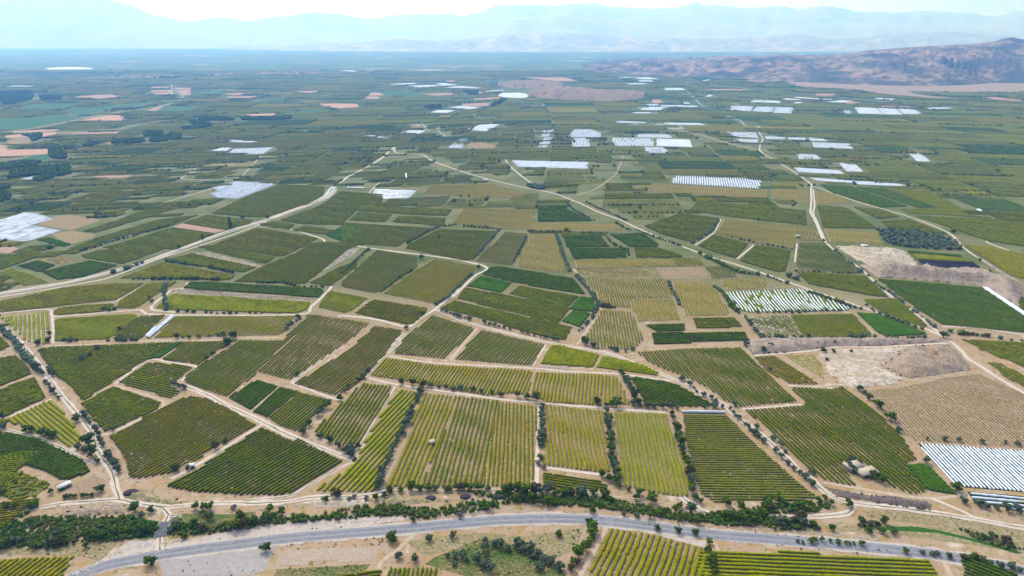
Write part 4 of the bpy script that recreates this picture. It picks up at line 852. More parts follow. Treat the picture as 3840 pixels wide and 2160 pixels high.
LANDMARKS = """
B1 170,422;white van on the left track
A1 655,548;green-walled shed
A1 1940,345;small grey lane hut
A2 1780,105;stone hut
A4 960,390;flat-roofed farmhouse
B1 1200,300;three white diagonal strips
B3 800,100;ragged white wavy rows
A4 2200,350;large white plastic rows
B3 1400,600;pale quarry hollow
B3 1970,370;road crossing
C3 870,415;small pale hut by the dirt lane
C3 2000,590;garden plot over the quarry
D2 1575,680;very long smooth white field
D3 280,820;wide band of white rows
C1 1740,360;tall poplar on the canal road
D1 1840,870;dull blue plastic field
C1 150,350;dull plastic field at left
C2 400,100;pale plastic field
D2 1065,400;white plot with two round trees
D1 1850,575;fan-shaped white rows
D3 1100,535;white block of rows
D3 1480,275;far triple white plot
D3 600,265;far group of six white plots
D2 1700,130;tan hillock
D1 250,600;orange field at left
D1 1200,480;dark wood loop
D3 1785,630;slanting white rows at right
C2 600,590;big lone round tree
B2 720,170;track crossing in the middle
A1 1200,700;white track junction
A1 1620,980;dark culvert
A2 1450,1200;dirt lane below the highway
A4 1200,1200;highway bend at right
A3 1950,900;highway at centre
C2 1800,170;fork of the main diagonal road
C3 970,200;twin tracks
"""
# ------------------------------------------------------------------ occupancy map of the plain (5 m cells)
GX0, GY0, GS = -7000.0, 150.0, 5.0
GNX, GNY = 2800, 2570
OCC = np.zeros((GNX, GNY), bool)
def occ_poly(poly, grow=0):
    xs = [p[0] for p in poly]; ys = [p[1] for p in poly]
    i0 = max(0, int((min(xs) - GX0) / GS)); i1 = min(GNX, int((max(xs) - GX0) / GS) + 2)
    j0 = max(0, int((min(ys) - GY0) / GS)); j1 = min(GNY, int((max(ys) - GY0) / GS) + 2)
    if i1 <= i0 or j1 <= j0: return
    X, Y = np.meshgrid(GX0 + (np.arange(i0, i1) + .5) * GS, GY0 + (np.arange(j0, j1) + .5) * GS, indexing='ij')
    OCC[i0:i1, j0:j1] |= inside(X, Y, poly)
def occ_line(pts, w):
    for a, b in zip(pts, pts[1:]):
        n = int(max(abs(b[0] - a[0]), abs(b[1] - a[1])) / 3) + 2; r = max(1, int(w / GS / 2 + .6))
        for t in np.linspace(0, 1, n):
            i = int((a[0] + (b[0] - a[0]) * t - GX0) / GS); j = int((a[1] + (b[1] - a[1]) * t - GY0) / GS)
            if 0 <= i < GNX and 0 <= j < GNY: OCC[max(0, i - r):i + r + 1, max(0, j - r):j + r + 1] = True
def free(quad, n=5):
    (a, b, c, d) = [np.array(p) for p in quad]; bad = 0
    for u in np.linspace(.04, .96, n):
        for v in np.linspace(.04, .96, n):
            p = (a * (1 - u) + b * u) * (1 - v) + (d * (1 - u) + c * u) * v
            i = int((p[0] - GX0) / GS); j = int((p[1] - GY0) / GS)
            if 0 <= i < GNX and 0 <= j < GNY and OCC[i, j]: bad += 1
    return bad

# ------------------------------------------------------------------ rows
PROF7 = np.array([(0, .0), (-.40, .36), (-.56, .62), (-.34, .95), (.34, .95), (.56, .62), (.40, .36), (0, .0)])
PROF5 = np.array([(0, .0), (-.54, .5), (-.32, .95), (.32, .95), (.54, .5), (0, .0)])
PROFS = np.array([(-.5, .0), (-.5, .7), (0, 1.0), (.5, .7), (.5, .0)])
PROFP = np.array([(-.5, .0), (-.46, .55), (-.2, .95), (.2, .95), (.46, .55), (.5, .0)])
def clip_rows(poly, d, sp, jitter=0.0):
    """segments of parallel rows inside the outline (world metres)"""
    L = math.hypot(*d); d = (d[0] / L, d[1] / L); n = (-d[1], d[0])
    P2 = [(p[0] * d[0] + p[1] * d[1], p[0] * n[0] + p[1] * n[1]) for p in poly]
    lo = min(p[1] for p in P2); hi = max(p[1] for p in P2); segs = []
    k = lo + sp * .5
    while k < hi - sp * .2:
        xs = []
        for i in range(len(P2)):
            (s0, t0), (s1, t1) = P2[i], P2[(i + 1) % len(P2)]
            if (t0 > k) != (t1 > k): xs.append(s0 + (k - t0) / (t1 - t0) * (s1 - s0))
        xs.sort()
        for a, b in zip(xs[::2], xs[1::2]):
            a += random.uniform(0, 1.2); b -= random.uniform(0, 1.2)
            if b - a > 5: segs.append(((a * d[0] + k * n[0], a * d[1] + k * n[1]), (b * d[0] + k * n[0], b * d[1] + k * n[1])))
        k += sp
    return segs
def row_arrays(a, b, w, h, step, prof, jit, gap=0.0, z0=0.05, wav=0.0, o=(0, 0), vig=0.27):
    a = np.array(a) - o; b = np.array(b) - o; L = np.hypot(*(b - a)); n = max(2, int(L / step) + 1); K = len(prof)
    t = np.linspace(0, 1, n); d = (b - a) / L; nn = np.array((-d[1], d[0]))
    c = a[None] + t[:, None] * (b - a)[None]
    gx = c[:, 0] + o[0]; gy = c[:, 1] + o[1]
    lat = 0.12 * np.sin(t * L / 9 + gx[0]) + (wav * wn(gx * 1.0, gy * 1.0, 90.0) if wav else 0)
    c = c + lat[:, None] * nn
    s = 1 + vig * wn(gx, gy, 45.0) + RNG.uniform(-.12, .12, n)
    if gap > 0:
        g = (RNG.random(n) < gap) | (wn(gx + 31, gy - 17, 24.0) < -1.15 + 2.2 * gap)
        s = np.where(g, .12, s)
    s[0] *= .6; s[-1] *= .6
    V = np.empty((n, K, 3))
    off = prof[None, :, 0] * w * s[:, None] + RNG.normal(0, jit, (n, K))
    V[:, :, 0] = c[:, 0, None] + off * nn[0]; V[:, :, 1] = c[:, 1, None] + off * nn[1]
    al = RNG.normal(0, jit * .8, (n, K)); V[:, :, 0] += al * d[0]; V[:, :, 1] += al * d[1]
    V[:, :, 2] = z0 + prof[None, :, 1] * h * s[:, None] ** .7 + RNG.normal(0, jit * .7, (n, K)) * (prof[None, :, 1] > 0)
    i = np.arange(n - 1)[:, None] * K + np.arange(K - 1)[None]
    Q = np.stack([i, i + 1, i + K + 1, i + K], -1).reshape(-1, 4)
    return V.reshape(-1, 3), Q

def ngon(name, poly, z, m, parent=None, o=(0, 0)):
    """flat outline tessellated by Blender"""
    import mathutils
    pts = [Vector((p[0] - o[0], p[1] - o[1], z)) for p in poly]
    tr = mathutils.geometry.tessellate_polygon([pts])
    V = [tuple(p) for p in pts]
    T = []
    for a, b, c in tr:
        cr_ = (pts[b] - pts[a]).cross(pts[c] - pts[a]).z
        T.append((a, b, c) if cr_ > 0 else (a, c, b))
    return mk(name, V, np.array(T), m, parent)

STY = dict(  # width, height, gap
    g=(1.5, 1.6, .025), d=(1.6, 1.65, .006), h=(1.4, 1.4, .22), e=(1.65, 1.65, .02), n=(1.6, 1.2, .02), y=(1.7, 1.3, .03), b=(1.8, 1.4, .0), o=(1.45, 1.45, .05),
    s=(.55, .45, .25), k=(1.95, 1.5, .0), p=(1.2, .8, .0))
used_labels = set()
def place(u_pts):
    return (sum(p[0] for p in u_pts) / len(u_pts), sum(p[1] for p in u_pts) / len(u_pts))
def vineyard(poly, st, soil, d, sp, label, group='vineyard plots', detail=2, soilz=.05):
    c = place(poly); R = root('vineyard', (c[0], c[1], 0)); tag(R, label, 'vineyard', group)
    if soil == 't' and st in 'gde' and sp < 3.0: soil = 'm'  # tan soil swapped for the copy with row shade painted in
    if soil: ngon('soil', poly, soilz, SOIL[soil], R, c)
    w, h, gap = STY[st]
    if sp > 3.3 and st not in 'sp': w *= sp / 3.1
    segs = clip_rows(poly, d, sp)
    if detail == 2:
        step, prof, jit = .9, PROF7, .13
    elif detail == 1:
        step, prof, jit = 1.6, PROF5, .14
    else:
        step, prof, jit = 4.5, PROF5, .14
    if detail == 2:
        segs.sort(key=lambda s: -math.hypot(s[1][0] - s[0][0], s[1][1] - s[0][1]))
        for a, b in segs[:96]:
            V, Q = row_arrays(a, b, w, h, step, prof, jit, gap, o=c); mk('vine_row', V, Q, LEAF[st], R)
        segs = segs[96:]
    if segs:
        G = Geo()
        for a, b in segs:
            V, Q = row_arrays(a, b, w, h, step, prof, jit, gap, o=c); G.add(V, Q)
        v = G.done('vine_rows', LEAF[st], R); v['kind'] = 'stuff'
    return R

LM = []
for ln in LANDMARKS.strip().splitlines():
    a, b = ln.split(';'); LM.append((P(a)[0], b.strip()))
ORD = "nearest second third fourth fifth sixth seventh eighth ninth tenth eleventh twelfth thirteenth fourteenth fifteenth sixteenth seventeenth eighteenth nineteenth twentieth".split()
def ordn(i):
    if i < 20: return ORD[i]
    s = i + 1; return f"{s}{'th' if s % 100 in (11, 12, 13) else {1: 'st', 2: 'nd', 3: 'rd'}.get(s % 10, 'th')}"
def auto_labels(items, tail):
    """items: (root, phrase, (x, y)) -> label by kind, side and rank from the nearest landmark"""
    G = {}
    for o, ph, p in items:
        k = min(range(len(LM)), key=lambda i: math.hypot(LM[i][0][0] - p[0], LM[i][0][1] - p[1])); q = LM[k][0]
        dx = p[0] - q[0]; dy = (p[1] - q[1])
        side = ('right of' if dx > 0 else 'left of') if abs(dx) > abs(dy) else ('beyond' if dy > 0 else 'in front of')
        G.setdefault((ph, k, side), []).append((math.hypot(dx, dy), o))
    for (ph, k, side), L_ in G.items():
        L_.sort(key=lambda t: t[0])
        for i, (_, o) in enumerate(L_):
            if len(L_) == 1: o['label'] = f"{ph} {side} the {LM[k][1]}"
            else: o['label'] = f"{ph} {side} the {LM[k][1]}, {ordn(i)}{' closest' if i else ' one'}"

# ------------------------------------------------------------------ ground, sky-line, haze
def ground_mat():
    m = bpy.data.materials.new("plain_soil"); m.use_nodes = True; t = m.node_tree; t.nodes.clear(); N = t.nodes.new; K = t.links.new
    out = N("ShaderNodeOutputMaterial"); b = N("ShaderNodeBsdfPrincipled"); b.inputs['Roughness'].default_value = .95
    b.inputs['Specular IOR Level'].default_value = .15; K(b.outputs[0], out.inputs[0])
    g = N("ShaderNodeNewGeometry")
    def noise(s, det=5, src=None):
        n = N("ShaderNodeTexNoise"); n.inputs['Scale'].default_value = s; n.inputs['Detail'].default_value = det
        K(src or g.outputs['Position'], n.inputs['Vector']); return n.outputs[0]
    def rng(x, a, b_): 
        r = N("ShaderNodeMapRange"); r.inputs[1].default_value = a; r.inputs[2].default_value = b_; K(x, r.inputs[0]); return r.outputs[0]
    def mix(f, a, c):
        x = N("ShaderNodeMix"); x.data_type = 'RGBA'; K(f, x.inputs[0])
        for s, v in ((6, a), (7, c)):
            if isinstance(v, tuple): x.inputs[s].default_value = (*v, 1)
            else: K(v, x.inputs[s])
        return x.outputs[2]
    near = mix(rng(noise(.03), .4, .6), (.34, .245, .175), (.32, .205, .125))
    near = mix(rng(noise(.12), .52, .66), near, (.30, .19, .075))
    near = mix(rng(noise(.9, 3), .53, .68), near, (.19, .16, .07))
    near = mix(rng(noise(.25, 4), .58, .66), near, (.14, .15, .04))
    near = mix(rng(noise(.07), .62, .70), near, (.44, .35, .275))
    mpn = N("ShaderNodeMapping"); mpn.inputs['Rotation'].default_value = (0, 0, .25); mpn.inputs['Scale'].default_value = (1, 1.7, 0); K(g.outputs['Position'], mpn.inputs[0])
    vo = N("ShaderNodeTexVoronoi"); vo.inputs['Scale'].default_value = .0042; vo.distance = 'MANHATTAN'; K(mpn.outputs[0], vo.inputs['Vector'])
    sep = N("ShaderNodeSeparateColor"); K(vo.outputs['Color'], sep.inputs[0])
    rp = N("ShaderNodeValToRGB"); rp.color_ramp.interpolation = 'CONSTANT'; e = rp.color_ramp.elements
    cols = [(0, (.055, .095, .020)), (.22, (.080, .120, .020)), (.42, (.045, .080, .022)), (.60, (.090, .115, .026)), (.76, (.050, .130, .026)), (.90, (.20, .15, .09)), (.965, (.32, .20, .12)), (.992, (.5, .5, .55))]
    e[0].position = 0; e[0].color = (*cols[0][1], 1); e[1].position = cols[1][0]; e[1].color = (*cols[1][1], 1)
    for p_, c_ in cols[2:]:
        q = e.new(p_); q.color = (*c_, 1)
    K(sep.outputs[0], rp.inputs[0])
    far = mix(rng(noise(.0012), .45, .75), rp.outputs[0], (.042, .072, .036))  # far ground mixed towards a bluer green, haze painted into its colour
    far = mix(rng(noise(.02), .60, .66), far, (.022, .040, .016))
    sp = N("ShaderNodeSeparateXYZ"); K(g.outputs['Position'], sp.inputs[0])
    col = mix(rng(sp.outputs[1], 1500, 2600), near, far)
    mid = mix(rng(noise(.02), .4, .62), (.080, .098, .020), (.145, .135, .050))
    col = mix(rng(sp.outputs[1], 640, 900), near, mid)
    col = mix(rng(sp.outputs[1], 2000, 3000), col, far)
    K(col, b.inputs['Base Color'])
    return m
GM = ground_mat()
xs = np.array([-42000, -20000, -8000, -3000, -1000, 0, 1000, 3000, 8000, 20000, 42000.]); ys = np.array([-1500, 0, 500, 1500, 4000, 9000, 16000, 26000, 45000.])
X, Y = np.meshgrid(xs, ys, indexing='ij'); V = np.stack([X, Y, X * 0], -1).reshape(-1, 3); ny = len(ys)
I = (np.arange(len(xs) - 1)[:, None] * ny + np.arange(ny - 1)[None]).ravel()
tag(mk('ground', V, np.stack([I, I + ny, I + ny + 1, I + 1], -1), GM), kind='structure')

def fbm(x, y, L0, seed=0, oct=5, ridged=False):
    s = 0; a = 1; tot = 0
    for o in range(oct):
        v = wn(x + seed * 137 + o * 911, y - seed * 71 + o * 53, L0 / 2 ** o)
        if ridged: v = 1 - 2 * np.abs(v)
        s = s + v * a; tot += a; a *= .52
    return s / tot
def skyline(name, prof, dist_m, front, back, m, rough, seed, nu=260, nv=26, taper=0):
    """a real range: crest height from its outline, slopes running down to the plain in front and behind"""
    prof = sorted(prof); us = np.linspace(prof[0][0], prof[-1][0], nu)
    vs = np.interp(us, [p[0] for p in prof], [p[1] for p in prof]); dd = np.interp(us, [p[0] for p in prof], [p[2] if len(p) > 2 else dist_m for p in prof])
    hx = []
    for u, v, D in zip(us, vs, dd):
        d = ray(u, v); t = D / d[1]; hx.append((d[0] / d[1], HC + d[2] * t))
    hx = np.array(hx); f_ = np.linspace(0, 1, nu)
    if taper: tp = np.clip(np.minimum(f_, 1 - f_) / taper, 0, 1); hx[:, 1] *= tp * tp * (3 - 2 * tp)
    w = np.linspace(-1, 1, nv)
    V = np.empty((nu, nv, 3))
    for j, q in enumerate(w):
        e_ = .15 + .85 * np.sqrt(tp) if taper else 1.0
        y = dd + (front * q * e_ if q < 0 else back * q * e_); sh = (1 - abs(q)) ** (1.0 if q < 0 else 1.1)
        x = hx[:, 0] * y; H = np.maximum(hx[:, 1], 5)
        n = fbm(x, y, rough * 14, seed, 5, True)
        z = H * sh * (1 + .0 * q) + rough * n * (sh * (1 - sh) * 4 * .9 + .05) * (1 if abs(q) < 1 else 0) - (8 if abs(q) == 1 else 0)
        V[:, j] = np.stack([x, y, z], -1)
    I = (np.arange(nu - 1)[:, None] * nv + np.arange(nv - 1)[None]).ravel()
    return tag(mk(name, V.reshape(-1, 3), np.stack([I, I + nv, I + nv + 1, I + 1], -1), m, smooth=True), kind='structure')
def E(s):  # skyline points in survey sheets -> photo pixels
    out = []; T = None
    for w in s.split():
        if w in TILES: T = TILES[w]; continue
        q = [float(v) for v in w.split(',')]; out.append((T[0] + q[0] * T[2], T[1] + q[1] * T[2], *q[2:]))
    return out
M_FAR = mat("mountain_rock", [(.50, .47, .42), (.54, .50, .45), (.45, .43, .39)], (.0006, .003))
M_FOOT = mat("foothill_dry", [(.36, .33, .28), (.58, .48, .40), (.28, .27, .22)], (.0012, .004), pos=(.45, .65))
M_HILL = mat("hill_scrub", [(.36, .255, .19), (.055, .068, .048), (.090, .085, .060)], (.0032, .014), pos=(.42, .60))
M_HILL2 = mat("hill_dry_grass", [(.24, .165, .11), (.17, .125, .08), (.28, .20, .14)], (.01, .05))
skyline('mountains', E("E1 -700,60 0,-10 300,-60 520,-50 930,10 1150,110 1400,160 1560,140 1700,130 1860,160 2000,130 2150,110 2400,85 2576,100 E2 230,150 380,115 600,100 920,110 1060,90 1150,40 1300,30 1500,35 1750,20 1900,8 1990,33 2200,55 2400,65 2576,45 E3 90,3 160,38 300,35 450,60 760,40 870,70 1060,40 1200,50 1330,75 1600,90 1760,80 2150,90 2340,125 2480,90 2576,82 3300,60"), 33000, 6000, 6000, M_FAR, 420, 1)
skyline('mountains', E("E1 -700,90 0,75 170,80 300,50 500,25 900,90 1500,230 1800,280 2576,300 E2 400,290 900,260 1300,130 1500,120 1740,60 1850,90 2100,150 2300,130 2576,170 E3 600,190 1400,170 2200,200 2576,150 3300,140"), 27000, 5000, 4000, M_FAR, 330, 2)
skyline('foothills', E("E1 1700,345 2000,300 2576,330 E2 0,330 300,300 700,310 1100,280 1400,245 1900,250 2200,280 2576,290 E3 300,300 600,280 900,258 1100,300 1500,260 2000,230 2576,210 3300,200"), 21000, 4500, 3500, M_FOOT, 170, 3, taper=.22)
skyline('hill', E("E2 1820,536,7600 1900,505,7700 2100,488,7800 2300,470,7700 2576,472,7500 E3 200,450,7300 370,430,7200 600,435,7000 750,418,6900 1100,418,6700 1250,408,6600 1430,375,6500 1700,358,6400 2000,340,6400 2200,330,6500 2330,318,6600 2430,287,6700 2500,280,6700 2600,295,6700 2900,270,6500 3300,260,6500 3900,330,6300"), 7000, 1700, 2600, M_HILL, 62, 4, nu=420, nv=60, taper=.10)
skyline('hill', E("D2 1180,110,4800 1240,76,4800 1300,64,4800 1450,60,4800 1560,80,4800 1680,108,4800"), 4800, 380, 500, M_HILL2, 22, 5, nu=90, nv=24, taper=.3)
skyline('hill', E("D2 1400,145,4050 1500,112,4050 1650,98,4050 1720,100,4050 1850,125,4000 1960,155,3950 2020,172,3900 2090,152,3950 2200,154,3950 2290,182,3900"), 4000, 420, 450, M_HILL2, 22, 6, nu=120, nv=24, taper=.22)
for s in ("D2 1210,130 1230,70 1450,50 1660,95 1960,135 2280,155 2260,190 2000,195 1780,190 1440,160 1210,120",): occ_poly(P(s))
# ------------------------------------------------------------------ trees
def ico(sub=1):
    import bmesh
    bm = bmesh.new(); bmesh.ops.create_icosphere(bm, subdivisions=sub, radius=1.0)
    V = np.array([v.co[:] for v in bm.verts]); T = np.array([[v.index for v in f.verts] for f in bm.faces]); bm.free(); return V, T
ICO1, ICO2 = ico(1), ico(2)
def crown_geo(kind, rs):
    """unit-height-1 tree (diameter about 1): foliage lumps with leaf sprays around them"""
    r = np.random.default_rng(rs); G = Geo()
    if kind in ('dk', 'po'):
        lumps = [(0, 0, z, rr, .13) for z, rr in zip(np.linspace(.2, .92, 7), [.13, .15, .16, .15, .13, .10, .06])]
    else:
        n = r.integers(6, 9); lumps = []
        for i in range(n):
            a = 6.28 * i / n + r.uniform(-.5, .5); q = r.uniform(.10, .36)
            lumps.append((q * math.cos(a), q * math.sin(a), r.uniform(.30, .80), r.uniform(.12, .26), r.uniform(.12, .22)))
        lumps.append((r.uniform(-.06, .06), r.uniform(-.06, .06), .68, .27, .25))
    for (x, y, z, rr, rz) in lumps:
        V, T = ICO1; V = V * (1 + r.normal(0, .10, (len(V), 1))) * (rr * .82, rr * .82, rz * .85) + (x, y, z); G.add(V, T=T)
        m = 30 if kind not in ('dk', 'po') else 20
        u = r.normal(0, 1, (m, 3)); u /= np.linalg.norm(u, axis=1)[:, None]; u[:, 2] = np.abs(u[:, 2]) * 1.0 - .35 * (r.random(m) < .4)
        c = u * (rr, rr, rz) * r.uniform(.85, 1.28, (m, 1)) + (x, y, z)
        s = r.uniform(.035, .075, (m, 1)); a = r.normal(0, 1, (m, 3)); a /= np.linalg.norm(a, axis=1)[:, None]
        b = np.cross(a, r.normal(0, 1, (m, 3))); b /= np.linalg.norm(b, axis=1)[:, None]
        Vq = np.stack([c - a * s - b * s, c + a * s - b * s * .6, c + a * s * .8 + b * s, c - a * s + b * s * .7], 1).reshape(-1, 3)
        G.add(Vq, Q=np.arange(4 * m).reshape(-1, 4))
    return G
def trunk_geo(rs, tall=False):
    r = np.random.default_rng(rs); G = Geo(); t = Vector((0, 0, -.02)); f = Vector((r.uniform(-.03, .03), r.uniform(-.03, .03), .30))
    G.tube(t, f, .045, .03)
    for i in range(4):
        a = 6.28 * i / 4 + r.uniform(-.4, .4); G.tube(f, f + Vector((.16 * math.cos(a), .16 * math.sin(a), .22)), .022, .008, 5)
    if tall: G.tube(f, f + Vector((0, 0, .55)), .028, .008, 6)
    return G
PROTO = {}
for kd, nvar in (('ol', 5), ('bl', 5), ('br', 3), ('au', 3), ('dk', 1), ('gy', 2), ('po', 1)):
    PROTO[kd] = []
    for i in range(nvar):
        c = crown_geo(kd, 100 + i + 17 * 'ol bl br au dk gy po'.split().index(kd))
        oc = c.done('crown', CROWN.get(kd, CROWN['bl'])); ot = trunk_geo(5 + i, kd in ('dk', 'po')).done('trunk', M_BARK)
        PROTO[kd].append((oc.data, ot.data)); bpy.data.objects.remove(oc); bpy.data.objects.remove(ot)
KNAME = dict(ol=('olive_tree', 'olive tree', 'grey-green round olive tree'), bl=('broadleaf_tree', 'tree', 'dark green bushy tree'),
             br=('broadleaf_tree', 'tree', 'bright green bushy tree'), au=('broadleaf_tree', 'tree', 'brownish green tree'),
             dk=('cypress_tree', 'cypress', 'slim dark cypress'), gy=('dry_shrub', 'shrub', 'greyish dry shrub'), po=('poplar_tree', 'poplar', 'tall slim dark poplar'))
def tree(kd, x, y, s, group):
    nm, cat, ph = KNAME[kd]
    wide = 1.0 if kd not in ('dk', 'po') else (.9 if kd == 'po' else .8)
    hh = {'ol': .82, 'gy': .6, 'dk': 1.7, 'po': 1.0}.get(kd, .92)
    if kd == 'po': wide = .9
    R = root(nm, (x, y, 0), random.uniform(0, 6.28), (s * wide * random.uniform(.95, 1.12), s * wide * random.uniform(.95, 1.12), s * hh * random.uniform(.92, 1.1)))
    cm, tm = random.choice(PROTO[kd]); child('crown', cm, R); child('trunk', tm, R)
    tag(R, ph, cat, group); return R
# low clump used where trees cannot be told apart
def lowbush(seed, sp=14):
    r = np.random.default_rng(seed); V, T = ICO1; V = V * (1 + r.normal(0, .14, (len(V), 1))) * (.5, .5, .42) + (0, 0, .40)
    m = sp; u = r.normal(0, 1, (m, 3)); u /= np.linalg.norm(u, axis=1)[:, None]; u[:, 2] = np.abs(u[:, 2])
    c = u * (.5, .5, .45) + (0, 0, .42); s = .12; a = r.normal(0, 1, (m, 3)) * s; b = r.normal(0, 1, (m, 3)) * s
    V2 = np.stack([c - a, c + b, c + a], 1).reshape(-1, 3)
    return np.concatenate([V, V2]), np.concatenate([T, len(V) + np.arange(3 * m).reshape(-1, 3)])
LOW = [lowbush(s) for s in range(4)]
def scatter_mesh(name, pts, sizes, m, zsc=.9, parent=None, o=(0, 0, 0)):
    pts = np.asarray(pts); sizes = np.asarray(sizes); Vs = []; Ts = []; n = 0
    which = RNG.integers(0, 4, len(pts)); ang = RNG.uniform(0, 6.28, len(pts))
    for w in range(4):
        k = which == w
        if not k.any(): continue
        V, T = LOW[w]; c, s = np.cos(ang[k]), np.sin(ang[k]); S = sizes[k]
        X = (V[None, :, 0] * c[:, None] - V[None, :, 1] * s[:, None]) * S[:, None] + pts[k, 0, None]
        Y = (V[None, :, 0] * s[:, None] + V[None, :, 1] * c[:, None]) * S[:, None] + pts[k, 1, None]
        Z = V[None, :, 2] * (S * zsc)[:, None]
        Vs.append(np.stack([X, Y, Z], -1).reshape(-1, 3)); Ts.append((T[None] + (np.arange(k.sum()) * len(V))[:, None, None]).reshape(-1, 3) + n); n += k.sum() * len(V)
    ob = mk(name, np.concatenate(Vs), np.concatenate(Ts), m, parent); return ob

# ------------------------------------------------------------------ roads
MROAD = dict(asph=M_ASPH, gravel=M_ROAD, dirt=M_TRACK, road=M_ROAD)
def smooth_line(pts, step=6.0):
    p = np.array(pts); n = len(p)
    if n < 3:
        return p
    q = np.vstack([2 * p[0] - p[1], p, 2 * p[-1] - p[-2]]); out = []
    for i in range(1, n):
        a, b, c, d = q[i - 1], q[i], q[i + 1], q[i + 2]; L_ = np.hypot(*(c - b)); m = max(2, int(L_ / step))
        for t in np.arange(m) / m:
            out.append(.5 * ((2 * b) + (-a + c) * t + (2 * a - 5 * b + 4 * c - d) * t * t + (-a + 3 * b - 3 * c + d) * t ** 3))
    out.append(q[-2]); return np.array(out)
def ribbon(name, pts, w, z, m, rag=.0, off=0.0, parent=None):
    p = smooth_line(pts); d = np.gradient(p, axis=0); d /= np.maximum(np.hypot(d[:, 0], d[:, 1]), 1e-6)[:, None]; nn = np.stack([-d[:, 1], d[:, 0]], -1)
    hw = w / 2 + (rag * RNG.uniform(-1, 1, len(p)) if rag else 0); hw2 = w / 2 + (rag * RNG.uniform(-1, 1, len(p)) if rag else 0)
    l = p + nn * (off + hw if np.ndim(hw) == 0 else (off + hw)[:, None]); r = p + nn * (off - hw2 if np.ndim(hw2) == 0 else (off - hw2)[:, None])
    n = len(p); V = np.concatenate([np.c_[l, np.full(n, z)], np.c_[r, np.full(n, z)]])
    i = np.arange(n - 1); Q = np.stack([n + i, n + i + 1, i + 1, i], -1)
    return mk(name, V, Q, m, parent)
for k, ln in enumerate(ROADS.strip().splitlines()):
    mt, w, pts, nm = ln.split(';'); pts = P(pts); w = float(w)
    z = .20 if mt == 'asph' else .10 + .008 * (k % 9)
    if mt == 'asph':
        tag(ribbon('road_shoulder', pts, w + 3.2, .12, mat("shoulder_chalk", [(.46, .385, .33), (.42, .33, .25), (.54, .47, .42)], (.08, .5)), 1.2), kind='structure')
        tag(ribbon('highway', pts, w, .20, M_ASPH), kind='structure')
        tag(ribbon('highway_wheel_track', pts, 2.6, .205, M_RUT, .25, 1.6), kind='structure'); tag(ribbon('highway_wheel_track', pts, 2.2, .205, M_RUT, .25, -2.6), kind='structure')
        occ_line(pts, 16)
    else:
        w *= .72; tag(ribbon(nm, pts, w, z, MROAD[mt], w * .12), kind='structure'); occ_line(pts, w + (5 if dist(place(pts)) < 900 else 15))
        if w > 3 and dist(place(pts)) < 720: tag(ribbon('track_verge', pts, .8, z + .07, SOIL['g'], .35), kind='structure')
# dark culvert crossing with low parapets, canal beside the road
CUL = P("A1 1665,905 1625,990 1612,1060")
cp = root('culvert', (CUL[1][0], CUL[1][1], 0)); tag(cp, "dark paved culvert where the track crosses the green stream", 'culvert')
ribbon('deck', [(a - CUL[1][0], b - CUL[1][1]) for a, b in CUL], 6.6, .34, mat("culvert_asphalt", [(.10, .10, .12), (.16, .16, .18)], (.4,)), parent=cp)
for s in (-3.5, 3.5):
    q = smooth_line([(a - CUL[1][0], b - CUL[1][1]) for a, b in CUL]); G = Geo()
    for a, b in zip(q, q[1:]):
        d = (b - a) / max(np.hypot(*(b - a)), 1e-6); n_ = np.array((-d[1], d[0])); 
        G.tube((*(a + n_ * s), .25), (*(b + n_ * s), .25), .22, .22, 4)
    G.done('parapet', M_CONC, cp)
CAN = P("C1 -60,868 0,855 300,808 560,760 900,676 1100,616 1400,504 1700,396 2000,302 2300,196 2430,135 2510,70 2540,40")
cn = tag(ribbon('canal', CAN, 4.2, .30, M_CONC), kind='structure')
tag(ribbon('canal_water', P("C1 2440,140 2480,110 2505,80 2530,30"), 2.6, .34, M_WATER), kind='structure')
occ_line(CAN, 10)

# ------------------------------------------------------------------ bare ground patches
M_PINK = mat("ploughed_pink", [(.42, .25, .19), (.46, .30, .24), (.36, .21, .15)], (.02, .3))
M_OR = mat("ploughed_orange", [(.50, .29, .19), (.54, .34, .24), (.42, .25, .17)], (.01, .2))
M_BR = mat("fallow_brown", [(.26, .18, .075), (.20, .18, .06), (.33, .23, .13)], (.02, .3))
M_TAN = mat("dry_tan", [(.36, .25, .18), (.40, .29, .21), (.26, .19, .13)], (.004, .05))
M_EM = mat("crop_emerald", [(.045, .150, .035), (.055, .120, .030), (.035, .12, .03)], (.01, .3))
M_GR = mat("ditch_grass", [(.035, .13, .012), (.055, .14, .015), (.022, .08, .012)], (.1, 1))
M_DG = mat("dry_grass", [(.36, .25, .14), (.42, .31, .22), (.17, .17, .06)], (.05, .45), bump=.4)
M_CH = mat("chalk_ground", [(.50, .42, .385), (.58, .51, .47), (.40, .31, .24)], (.1, .35), pos=(.3, .8))
M_GY = mat("grey_gravel", [(.37, .335, .345), (.42, .38, .385), (.31, .26, .21)], (.05, .3), pos=(.3, .85))
M_SD = mat("sandy_plot", [(.42, .33, .27), (.48, .40, .34), (.36, .26, .18)], (.1, .7))
M_WD = mat("weedy_ground", [(.10, .15, .025), (.36, .24, .12), (.05, .09, .02)], (.07, .6), bump=.5)
M_DK = mat("dark_scrub_ground", [(.17, .13, .125), (.28, .21, .16), (.10, .08, .08)], (.15, .9), bump=.5)
M_YL = mat("dry_yellow_crop", [(.36, .30, .10), (.30, .22, .10), (.2, .2, .06)], (.03, .4))
BM = dict(t=SOIL['t'], pink=M_PINK, brown=M_BR, orange=M_OR, yellowf=M_YL, emer=M_EM, tan=M_TAN, soily=M_SD, chalk=M_CH, dryg=M_DG, weed=M_WD, greyish=M_GY, greeng=M_GR, dark=M_DK)
BZ = dict(chalk=.03, greyish=.045, dryg=.035, weed=.05, greeng=.06, dark=.07, soily=.08)
BI = 0
